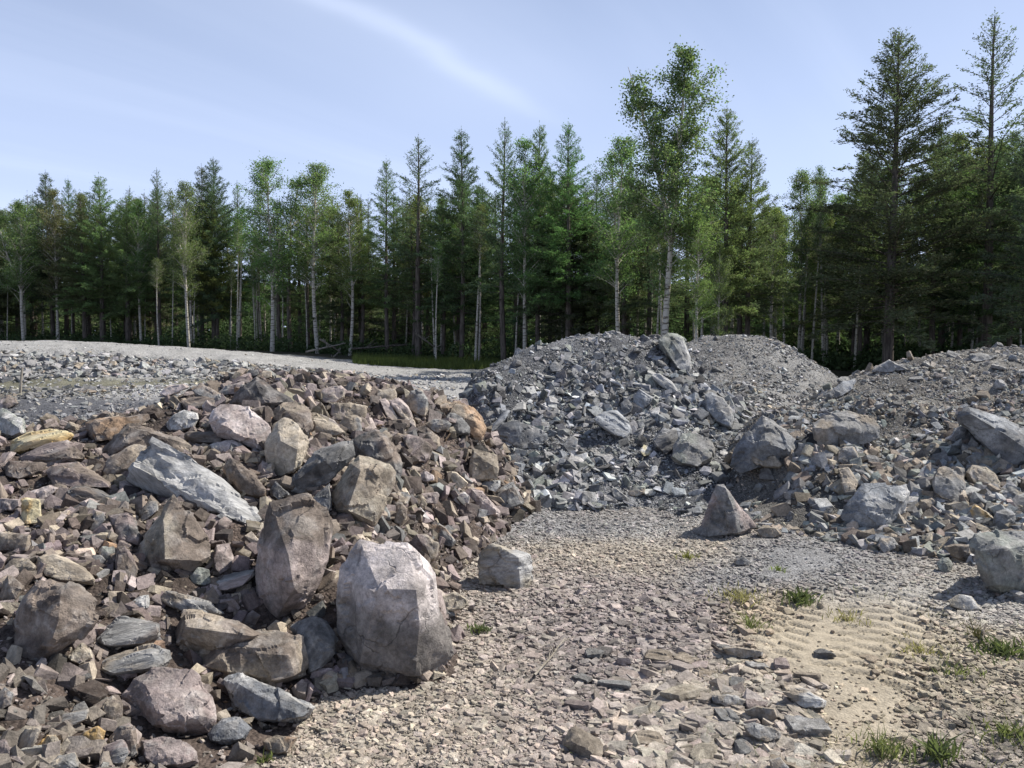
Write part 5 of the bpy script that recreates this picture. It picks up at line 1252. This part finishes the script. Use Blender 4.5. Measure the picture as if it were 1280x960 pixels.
def birch_meshes(seed, H, Rm, base, nleaf, col, lean=0.0, fork=False, bark=None):
    rng = np.random.RandomState(seed)
    zs = np.linspace(0, H * .96, 14)
    w = rng.normal(0, .10, 2)
    path = np.stack([lean * zs + np.sin(zs * .55) * w[0], np.sin(zs * .4) * w[1], zs], -1)
    tr = .0095 * H * (1 - zs / H) ** .85 + .006
    wood = [tube(path, tr, 8)]
    tp = lambda z: np.array([np.interp(z, zs, path[:, q]) for q in range(3)])
    C, CL = [], []
    nl = 78
    stems = [(tp, H, 1.0)]
    if fork:
        zf = H * rng.uniform(.3, .42); p0 = tp(zf); d = np.array([rng.choice([-1, 1]) * .22, .05, 1.0]); Lf = (H - zf) * .9
        s = np.linspace(0, 1, 8); pf = p0 + s[:, None] * Lf * d + np.stack([np.sin(s * 3) * .12, s * 0, s * 0], -1)
        wood.append(tube(pf, .006 * H * (1 - s) ** .8 + .006, 6))
        stems.append((lambda z, pf=pf: np.array([np.interp(z, pf[:, 2], pf[:, q]) for q in range(3)]), pf[-1, 2], .6))
    for f, top, wt in stems:
        for i in range(int(nl * wt)):
            t = rng.uniform(0, 1) ** .85; z = H * base + (top - H * base) * t * .97
            p0 = f(z); a = rng.uniform(0, 6.28)
            prof = math.sin(math.pi * min(1, .18 + .82 * t) ** .9) * .65 + .35
            L = Rm * prof * rng.uniform(.5, 1.15) * (1.0 if t < .85 else .6); el = R(rng.uniform(35, 68))
            d = np.array([math.cos(a) * math.cos(el), math.sin(a) * math.cos(el), math.sin(el)])
            s = np.linspace(0, 1, 6); pts = p0 + s[:, None] * L * d + np.stack([s * 0, s * 0, -.22 * L * s ** 2.4], -1) + rng.normal(0, .02, (6, 3)) * s[:, None]
            wood.append(tube(pts, .004 + .012 * L * (1 - s), 4))
            br0 = rng.uniform(.82, 1.18)
            for _ in range(rng.randint(5, 9)):
                u = rng.uniform(.3, 1); q = np.array([np.interp(u, s, pts[:, c]) for c in range(3)])
                dd = d + rng.normal(0, .6, 3); dd /= np.linalg.norm(dd); l2 = L * rng.uniform(.15, .38)
                s2 = np.linspace(0, 1, 4); tw = q + s2[:, None] * l2 * dd + np.stack([s2 * 0, s2 * 0, -.25 * l2 * s2 ** 2], -1)
                wood.append(tube(tw, .0045 * (1 - s2 * .6), 3))
                m = rng.poisson(nleaf * .74 * (1.1 - .6 * t))
                uu = rng.uniform(.15, 1.15, m); c = np.stack([np.interp(uu, s2, tw[:, k_]) for k_ in range(3)], -1) + rng.normal(0, 1, (m, 3)) * np.array([.12, .12, .10])
                C.append(c); CL.append(np.full((m, 1), br0 * rng.uniform(.85, 1.15)))
    C, CL = np.concatenate(C), np.concatenate(CL)
    V, F = leaf_quads(C, rng.uniform(.048, .084, len(C)), .72, rng)
    colr = np.array(col)[None] * CL * (1 + rng.normal(0, .2, (len(C), 1))) * (1 + rng.normal(0, .06, (len(C), 3)))
    Vw, Fw = join(wood)
    return np_mesh('trunk', Vw, Fw, 4, bark or M_BIRCH, smooth_sh=True), np_mesh('crown', V, F, 4, M_LEAF, np.clip(colr, .005, 1))

CD, CM_, CL_ = (.118, .152, .088), (.155, .20, .10), (.19, .24, .108)
CONS = [conifer_meshes(1, 10, 2.2, .22, 1.0, .8, CD), conifer_meshes(2, 10, 2.1, .26, .9, 1.0, CM_), conifer_meshes(3, 10, 1.9, .30, .7, 1.1, CM_),
        conifer_meshes(4, 10, 2.7, .16, 1.15, .75, CD), conifer_meshes(5, 10, 1.9, .34, .62, 1.15, CD), conifer_meshes(6, 10, 2.2, .22, 1.05, .95, CL_), conifer_meshes(7, 10, 1.3, .55, .55, 1.1, CD, 1.6),
        conifer_meshes(8, 10, 1.7, .10, .6, .9, CM_), conifer_meshes(9, 10, 2.0, .05, .6, .8, CD)]
BIRS = [birch_meshes(21, 10, 2.0, .24, 46, (.17, .222, .11)), birch_meshes(22, 10, 1.8, .30, 40, (.185, .235, .11), fork=True), birch_meshes(23, 10, 2.2, .2, 50, (.16, .212, .105), fork=True),
        birch_meshes(24, 10, 1.8, .26, 44, (.205, .245, .10), lean=.02), birch_meshes(25, 10, 1.0, .62, 14, (.16, .22, .10), lean=-.05)]
def hang(root, me, name):
    o = mobj(name, me, root); return o
def tree(pair, name, X, Y, H, wid, rz, label, cat, group=None, tint=(1, 1, 1)):
    z = float(top_h(np.array([X]), np.array([Y]))[0]) - .05
    if Y < 19: z = float(base_h(np.array([X]), np.array([Y]))[0]) - .05
    root = empty(name, (X, Y, z), rz)
    if cat == 'larch': wid *= 1.14
    root.scale = (wid * H / 10, wid * H / 10, H / 10)
    t = mobj('trunk', pair[0], root); c = mobj('crown', pair[1], root)
    c.color = (*tint, 1)
    props(root, label, cat, group)
    return root
def edge_Y(px): return float(np.interp(px, [-200, 0, 300, 600, 850, 1100, 1300, 1500], [47, 46, 43, 37, 29, 25.5, 23.5, 22]))
# px of the trunk, px row of the top, kind (C conifer, B birch), variant, distance beyond the edge, width, label
FRONT = [
 (-8, 238, 'C', 1, 1, 1.0, 'dark larch whose crown is half cut by the left picture edge'),
 (30, 250, 'B', 2, 0, 1.25, 'broad pale green birch near the left picture edge'),
 (66, 214, 'C', 0, 3, .95, 'dark larch with a thin spire between left edge birch and twin spires'),
 (92, 222, 'C', 1, 4, .8, 'narrow larch with a small spire right beside the dark thin spired one'),
 (128, 216, 'C', 5, 1, 1.15, 'broad fresh green larch left of the gap with a bare topped larch'),
 (165, 232, 'C', 2, 4, .9, 'loose crowned larch standing back left of the bare topped larch'),
 (200, 210, 'C', 2, 2, .9, 'sparse larch with visible trunk left of the yellow green birch'),
 (236, 222, 'B', 1, -1, .95, 'yellow green birch with two clean white stems at left'),
 (254, 205, 'C', 0, 4, .9, 'dark larch spire rising right behind the yellow green birch'),
 (272, 196, 'C', 3, 3, .85, 'tallest dark larch in the left half with dense top'),
 (300, 226, 'C', 2, 4, .9, 'thin larch between the tall dark larch and a wide birch'),
 (340, 196, 'B', 2, -1, 1.25, 'wide double crowned birch with white stem in the left half'),
 (397, 198, 'B', 1, 0, 1.2, 'round topped birch with straight white stem and two crown lobes'),
 (437, 234, 'B', 3, 0, 1.1, 'small golden green birch left of the open larches'),
 (484, 197, 'C', 1, 1, .95, 'larch with upswept limbs first of the open larches'),
 (523, 168, 'C', 4, 0, 1.25, 'open crowned larch with bare looking upswept branches'),
 (577, 158, 'C', 0, 0, .95, 'dark dense larch with thin spire left of the leaning birch trunks'),
 (594, 250, 'B', 4, -1, .9, 'slender birch with a bare pale stem before the dark dense larch'),
 (545, 300, 'B', 4, -2, .8, 'low leaning bare birch stem with scant leaves before the larches'),
 (630, 146, 'C', 2, -1, 1.0, 'tall thin larch directly above the slate heap left slope'),
 (656, 172, 'B', 0, -1, 1.0, 'birch with two pale stems crossing above the slate heap'),
 (672, 153, 'C', 5, 0, .85, 'fresh green larch behind the crossing pale stems'),
 (710, 151, 'C', 1, 0, 1.1, 'tall feathery larch above the slate heap summit left side'),
 (745, 215, 'C', 1, 2, 1.0, 'lower larch in the dip before the summit birch'),
 (775, 164, 'B', 1, -2, 1.1, 'birch with slim pale stem above the slate heap summit'),
 (808, 200, 'C', 6, 2, 1.1, 'shadowy larch left of the tallest birch'),
 (905, 128, 'C', 5, -3, 1.05, 'bushy larch right behind the tallest birch'),
 (935, 170, 'C', 1, -2, 1.05, 'larch with pale upswept tips right of the bushy larch'),
 (872, 262, 'B', 3, -6, 1.1, 'small yellow green birch at the foot of the tallest birch'),
 (898, 300, 'B', 0, -4.5, .9, 'crooked young birch leaning right beside the small yellow green birch'),
 (965, 255, 'B', 3, 0, 1.2, 'low bright birch left of the gap birch'),
 (998, 208, 'B', 1, 2, .9, 'slender tipped birch in the sky gap left of giant larch'),
 (1030, 262, 'B', 0, 1, 1.1, 'leafy birch at the giant larch left foot'),
 (1075, 185, 'C', 5, 1, .9, 'green larch shoulder on the left of the giant larch'),
 (1110, 34, 'C', 3, -2.5, 1.25, 'giant dark larch with broad crown the tallest dense tree'),
 (1165, 150, 'C', 1, 1, 1.0, 'larch filling the space right of the giant larch'),
 (1232, 12, 'C', 4, -1.5, 1.15, 'very tall open larch with a bare spire near the right edge'),
 (1200, 190, 'C', 5, 2, 1.0, 'mid green larch between giant larch and open spire larch'),
 (1262, 160, 'C', 3, -1, .9, 'dense larch at the foot of the open spire larch'),
 (1300, 95, 'C', 3, -3, 1.0, 'dark larch cut by the right picture edge'),
]
trees_rg = np.random.RandomState(5)
for px, top, kind, var, dist_, wid, label in FRONT:
    Y = edge_Y(px) + dist_
    q = at(px, 430, Y)
    zg = float(base_h(np.array([q[0]]), np.array([Y]))[0])
    H = at(px, top, Y)[2] - zg
    pair = (CONS if kind == 'C' else BIRS)[var]
    tree(pair, 'larch_tree' if kind == 'C' else 'birch_tree', q[0], Y, H / (1.01 if kind == 'C' else 1.0), wid, trees_rg.uniform(0, 6.28), label, 'larch' if kind == 'C' else 'birch',
         'trees along the edge of the wood', tuple(trees_rg.uniform(.88, 1.14, 3)))
# the tallest birch, with its own leaning white trunk
Y = 23.5; q = at(829, 430, Y); zg = float(base_h(np.array([q[0]]), np.array([Y]))[0]); H = at(850, 52, Y)[2] - zg
big = birch_meshes(31, 10, 1.6, .22, 70, (.155, .205, .10), lean=.05, fork=True)
r_ = tree(big, 'birch_tree', q[0], Y, H, 1.12, 0.0, 'tallest birch with long white trunk rising behind the pale summit boulder', 'birch', 'trees along the edge of the wood')

# trees inside the wood
SKY = ([-200, 0, 60, 180, 300, 430, 480, 560, 640, 740, 820, 930, 960, 1040, 1080, 1180, 1200, 1280, 1500], [245, 252, 237, 240, 236, 250, 244, 230, 202, 216, 190, 212, 254, 256, 195, 158, 172, 158, 145])
nin = 0; spots = []
while nin < 222:
    px = trees_rg.uniform(-180, 1460); dp = (trees_rg.uniform(1, 6) if nin < 100 else (trees_rg.uniform(5, 14) if nin < 170 else trees_rg.uniform(14, 36)))
    Y = edge_Y(px) + dp; q = at(px, 430, Y)
    if any((q[0] - a) ** 2 + (Y - b) ** 2 < .8 for a, b in spots): continue
    spots.append((q[0], Y))
    zg = float(base_h(np.array([q[0]]), np.array([Y]))[0])
    lim = at(px, float(np.interp(px, *SKY)), Y)[2] - zg
    if (nin % 4 == 3) or (nin < 100 and nin % 2 == 1):
        H = lim * trees_rg.uniform(.9, 1.02) if nin < 100 else min(lim, trees_rg.uniform(5.5, 8.5)); pair = BIRS[trees_rg.randint(0, 5)]
        tree(pair, 'birch_tree', q[0], Y, H, trees_rg.uniform(.8, 1.25), trees_rg.uniform(0, 6.28), 'slim birch standing in shade inside the dark wood', 'birch', 'birches inside the wood', tuple(trees_rg.uniform(.8, 1.1, 3)))
    else:
        H = lim * trees_rg.uniform(.92, 1.03) if nin < 140 else min(lim, trees_rg.uniform(8.0, 11)); pair = CONS[trees_rg.choice(9, p=[.12, .12, .12, .1, .08, .1, .12, .12, .12]) if nin < 100 else trees_rg.choice([0, 5, 7, 8], p=[.1, .1, .4, .4])]
        tree(pair, 'larch_tree', q[0], Y, H, trees_rg.uniform(1.0, 1.35) if nin < 170 else 1.8, trees_rg.uniform(0, 6.28), 'dark trunked larch standing in shade inside the wood', 'larch', 'larches inside the wood', tuple(trees_rg.uniform(.8, 1.1, 3)))
    nin += 1

# slim pale stems at the wood's edge
for i in range(56):
    px = trees_rg.uniform(-40, 1320); Y = edge_Y(px) + trees_rg.uniform(-.8, 4); q = at(px, 430, Y)
    tree(BIRS[4], 'birch_tree', q[0], Y, trees_rg.uniform(4.5, 7.5), trees_rg.uniform(.6, 1.0), trees_rg.uniform(0, 6.28), 'thin bare stemmed young birch in the shade of the edge trees', 'birch', 'thin young birches at the edge', tuple(trees_rg.uniform(.8, 1.1, 3)))

# undergrowth below and behind the trees
n = 150000
px = trees_rg.uniform(-200, 1480, n); dp = trees_rg.uniform(-.5, 1, n) ** 1
dp = np.where(trees_rg.uniform(0, 1, n) < .4, trees_rg.uniform(-.5, 5, n), trees_rg.uniform(4, 26, n))
eY = np.interp(px, [-200, 0, 300, 600, 850, 1100, 1300, 1500], [47, 46, 43, 37, 29, 25.5, 23.5, 22]); Y = eY + dp
X = (px - 640) / F_PX * Y
clump = fbm(np.stack([X * .8, Y * .5, X * 0], -1), 3, 60)
hmax = .5 + .6 * clump + .16 * np.maximum(dp - 1, 0)
Z = base_h(X, Y) + np.maximum(.05, hmax) * trees_rg.uniform(0, 1, n) ** 1.1
V, Fq = leaf_quads(np.stack([X, Y, Z], -1), trees_rg.uniform(.09, .2, n), .6, trees_rg)
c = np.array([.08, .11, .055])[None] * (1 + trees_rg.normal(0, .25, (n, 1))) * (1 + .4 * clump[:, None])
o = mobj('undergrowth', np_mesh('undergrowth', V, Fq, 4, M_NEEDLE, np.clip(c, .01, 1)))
props(o, 'dim bushes and saplings covering the floor of the wood', 'undergrowth', kind='stuff')

# the rest of the wood far behind, one mass
n = 70000
X = trees_rg.uniform(-110, 110, n); Y = trees_rg.uniform(78, 105, n)
Z = .4 + (7.5 + 1.5 * fbm(np.stack([X * .15, Y * 0, X * 0], -1), 3, 66)) * trees_rg.uniform(0, 1, n)
V, Fq = leaf_quads(np.stack([X, Y, Z], -1), trees_rg.uniform(.5, 1.3, n), .6, trees_rg)
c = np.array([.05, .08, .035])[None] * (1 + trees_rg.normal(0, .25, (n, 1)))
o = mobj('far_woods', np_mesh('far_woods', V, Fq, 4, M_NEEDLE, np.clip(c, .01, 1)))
props(o, 'dark mass of the wood far behind the first trees', 'woods', kind='stuff')

# grass strip at the wood's edge, seen between the heaps
n = 30000
X = trees_rg.uniform(-9, 3, n); Y = trees_rg.uniform(30.5, 38, n)
Y += (X > -4) * 0 
keepg = (X > -.205 * Y) & (Y > 31)
X, Y = X[keepg], Y[keepg]; n = len(X)
Z = base_h(X, Y)
hh = trees_rg.uniform(.12, .38, n); a = trees_rg.uniform(0, 6.28, n)
B = np.stack([X, Y, Z - .02], -1); wv = np.stack([np.cos(a), np.sin(a), a * 0], -1) * .012
tip = B + np.stack([trees_rg.normal(0, .08, n), trees_rg.normal(0, .08, n), hh], -1)
V = np.stack([B - wv, B + wv, tip], 1).reshape(-1, 3)
c = np.array([.13, .16, .055])[None] * (1 + trees_rg.normal(0, .22, (n, 1))) * np.array([1, 1, 1])
o = mobj('grass', np_mesh('grass', V, np.arange(n * 3).reshape(n, 3), 3, M_GRASS, np.repeat(np.clip(c, .02, 1), 3, 0)))
props(o, 'green grass strip along the foot of the wood', 'grass', kind='stuff')

# ------------------------------------------------------------------ weeds, twigs, stake, fallen limbs
def weed(px, py, spread, h, nbl, col, label, broad=.006, seed=0, cat='weed'):
    rng = np.random.RandomState(seed + 900)
    Yh = hit(px, py) or 4; q = at(px, py, Yh); z = float(top_h(np.array([q[0]]), np.array([Yh]))[0])
    V, T, C = [], [], []
    for i in range(nbl):
        r = spread * abs(rng.normal(0, .5)); a = rng.uniform(0, 6.28); b = np.array([r * math.cos(a), r * math.sin(a), -.01])
        d = np.array([rng.normal(0, .35), rng.normal(0, .35), 1.0]); L = h * rng.uniform(.4, 1.1)
        s = np.array([0, .5, 1.0]); pts = b + s[:, None] * L * d + np.stack([s ** 2 * rng.normal(0, .3) * L, s ** 2 * rng.normal(0, .3) * L, -.3 * s ** 2 * L * rng.uniform(0, 1.2)], -1)
        wv = np.cross(d, rng.normal(0, 1, 3)); wv /= np.linalg.norm(wv); wv *= broad * rng.uniform(.6, 1.3)
        o_ = len(V); V += [pts[0] - wv * .6, pts[0] + wv * .6, pts[1] - wv, pts[1] + wv, pts[2]]
        T += [[o_, o_ + 1, o_ + 3], [o_, o_ + 3, o_ + 2], [o_ + 2, o_ + 3, o_ + 4]]
        cc = np.array(col) * (1 + rng.normal(0, .22)); C += [cc] * 5
    me = np_mesh('weed', np.array(V), np.array(T), 3, M_GRASS, np.clip(np.array(C), .02, 1))
    o = mobj('weed' if cat == 'weed' else 'grass_tuft', me); o.location = (q[0], Yh, z)
    props(o, label, cat)
GR, DRY, OLV = (.13, .155, .08), (.30, .27, .16), (.18, .20, .10)
weed(998, 752, .12, .10, 150, GR, 'fresh green weed clump between blue grey gravel and yellow sand', .0055, 1)
weed(925, 748, .22, .09, 170, DRY, 'dry straw coloured grass tuft above the stony patch', .003, 2, 'grass tuft')
weed(938, 785, .10, .12, 70, OLV, 'thin olive grass tuft just below the dry straw tuft', .003, 3, 'grass tuft')
weed(1252, 818, .18, .10, 170, GR, 'green weed clump near the right edge below the huge boulder', .0055, 4)
weed(1222, 800, .05, .17, 26, (.10, .09, .05), 'thin dark upright stalks beside the right edge weed clump', .003, 5)
weed(1172, 948, .09, .12, 110, GR, 'fresh green weed clump at the bottom of the sandy strip', .0055, 6)
weed(1103, 945, .10, .13, 110, OLV, 'olive grass tuft at the bottom left of the fresh green clump', .003, 7, 'grass tuft')
weed(1262, 925, .14, .10, 110, OLV, 'yellowish low grass tuft in the lower right corner', .004, 8, 'grass tuft')
weed(860, 697, .10, .07, 60, (.25, .25, .10), 'small yellowish grass tuft left of the shark fin rock shadow', .004, 9, 'grass tuft')
weed(973, 713, .05, .05, 40, (.20, .24, .09), 'tiny yellow green tuft on the blue grey gravel', .004, 10, 'grass tuft')
weed(600, 790, .09, .05, 60, GR, 'sparse green sprigs between chips right of the biggest boulder', .005, 11)
weed(735, 948, .07, .07, 50, (.22, .24, .09), 'small olive tuft among chips at the bottom middle', .004, 12, 'grass tuft')
weed(1150, 815, .22, .06, 120, DRY, 'flattened dry grass on the right side of the sandy tracks', .003, 13, 'grass tuft')
weed(1060, 775, .16, .07, 90, DRY, 'flattened dry grass between the two tread tracks', .003, 14, 'grass tuft')
weed(330, 955, .05, .05, 40, OLV, 'tiny olive tuft at the bottom edge below the brown heap', .004, 15, 'grass tuft')
weed(1200, 845, .16, .07, 80, OLV, 'low olive grass tuft below the right edge weed clump', .003, 16, 'grass tuft')

# sparse thin blades around the sandy patch
rb = np.random.RandomState(70); n = 1500
gpx = rb.uniform(870, 1290, n); gpy = rb.uniform(735, 965, n)
kp = fbm(np.stack([gpx * .012, gpy * .02, gpx * 0], -1), 3, 71) > .12
kp &= ((gpx - 1060) / 120) ** 2 + ((gpy - 810) / 55) ** 2 > 1
gpx, gpy = gpx[kp], gpy[kp]; n = len(gpx)
bY = np.array([-EYE / ray(a_, b_)[1] for a_, b_ in zip(gpx, gpy)]); bX = np.array([ray(a_, b_)[0] for a_, b_ in zip(gpx, gpy)]) * bY
B = np.stack([bX, bY, micro(bX, bY, np.ones(n))], -1); a = rb.uniform(0, 6.28, n); hh = rb.uniform(.02, .075, n)
wv = np.stack([np.cos(a), np.sin(a), a * 0], -1) * .0018
tip = B + np.stack([rb.normal(0, .03, n), rb.normal(0, .03, n), hh], -1)
V = np.stack([B - wv, B + wv, tip], 1).reshape(-1, 3)
cc_ = np.where(rb.uniform(0, 1, (n, 1)) < .5, np.array([[.26, .23, .14]]), np.array([[.15, .17, .08]]))
o = mobj('grass', np_mesh('grass', V, np.arange(n * 3).reshape(n, 3), 3, M_GRASS, np.repeat(cc_, 3, 0)))
props(o, 'sparse thin dry blades dotted around the sandy tracks', 'grass', kind='stuff')

def stick(name, pts_px, r0, r1, mat, label, cat, lift=.01, Yf=None, lens=None):
    pts = []
    for i, p in enumerate(pts_px):
        Yh = Yf[i] if Yf else hit(*p)
        q = at(p[0], p[1], Yh)
        if not Yf: q[2] = float(top_h(np.array([q[0]]), np.array([q[1]]))[0]) + lift
        pts.append(q)
    pts = np.array(pts); C0 = pts[0].copy()
    k = 9; s = np.linspace(0, 1, len(pts)); t = np.linspace(0, 1, k)
    P = np.stack([np.interp(t, s, pts[:, c]) for c in range(3)], -1) - C0
    P += fbm(np.stack([t * 6, t * 0 + len(label), t * 0], -1), 2, len(label))[:, None] * np.array([1, 1, .4]) * (np.linalg.norm(P[-1]) * .03) * np.sin(t * np.pi)[:, None]
    parts = [tube(P, np.linspace(r0, r1, k), 6)]
    rng = np.random.RandomState(len(label))
    L = np.linalg.norm(P[-1])
    if L > .5:
        for _ in range(5):
            i = rng.randint(2, k - 1); d = (P[-1] / L) + rng.normal(0, .6, 3); d /= np.linalg.norm(d); d[2] = abs(d[2])
            parts.append(tube(P[i] + np.linspace(0, 1, 4)[:, None] * d * L * rng.uniform(.08, .25), np.linspace(r1 * 1.2, r1 * .4, 4), 4))
    V, F = join(parts)
    o = mobj(name, np_mesh(name, V, F, 4, mat, smooth_sh=True)); o.location = C0
    props(o, label, cat)
stick('twig', [(668, 855), (690, 830), (706, 807)], .007, .004, M_DEAD, 'pale bent twig lying on the purplish chips', 'twig', .035)
stick('twig', [(890, 815), (903, 822), (930, 815)], .009, .004, M_BARK, 'dark twig beside the flat stone at the sand edge', 'twig', .03)
stick('twig', [(1232, 792), (1228, 812)], .005, .003, M_BARK, 'short dark twig leaning in the right edge weeds', 'twig', .05)
# a thin stake at the left edge
a_ = at(25, 487, 14.2); b_ = at(28, 459, 14.25)
V, F = tube(np.array([a_ - [0, 0, .1], (a_ + b_) / 2, b_]) - a_, np.array([.022, .02, .018]), 6)
o = mobj('wooden_stake', np_mesh('wooden_stake', V, F, 4, M_DEAD)); o.location = a_
props(o, 'thin weathered wooden stake standing in dark soil at far left', 'stake')
for i, (x0_, y0_, x1_, y1_, lab) in enumerate([(382, 440, 432, 429, 'long pale fallen birch limb pointing up right at the wood edge'), (400, 424, 425, 440, 'pale fallen limb crossing the long one at the wood edge'),
                                          (412, 452, 425, 438, 'short broken pale branch stuck upright by the terrace end'), (520, 417, 548, 437, 'thin fallen limb leaning in shade behind the grass strip'), (440, 436, 510, 431, 'dark fallen pole lying level at the wood edge')]):
    Yq = 36.5 + i * .3
    stick('fallen_branch', [(x0_, y0_), ((x0_ + x1_) / 2, (y0_ + y1_) / 2), (x1_, y1_)], .06, .025, M_DEAD if i < 4 else M_BARK, lab, 'fallen branch', Yf=[Yq, Yq + .3, Yq + .8])
print('objects', len(bpy.data.objects))
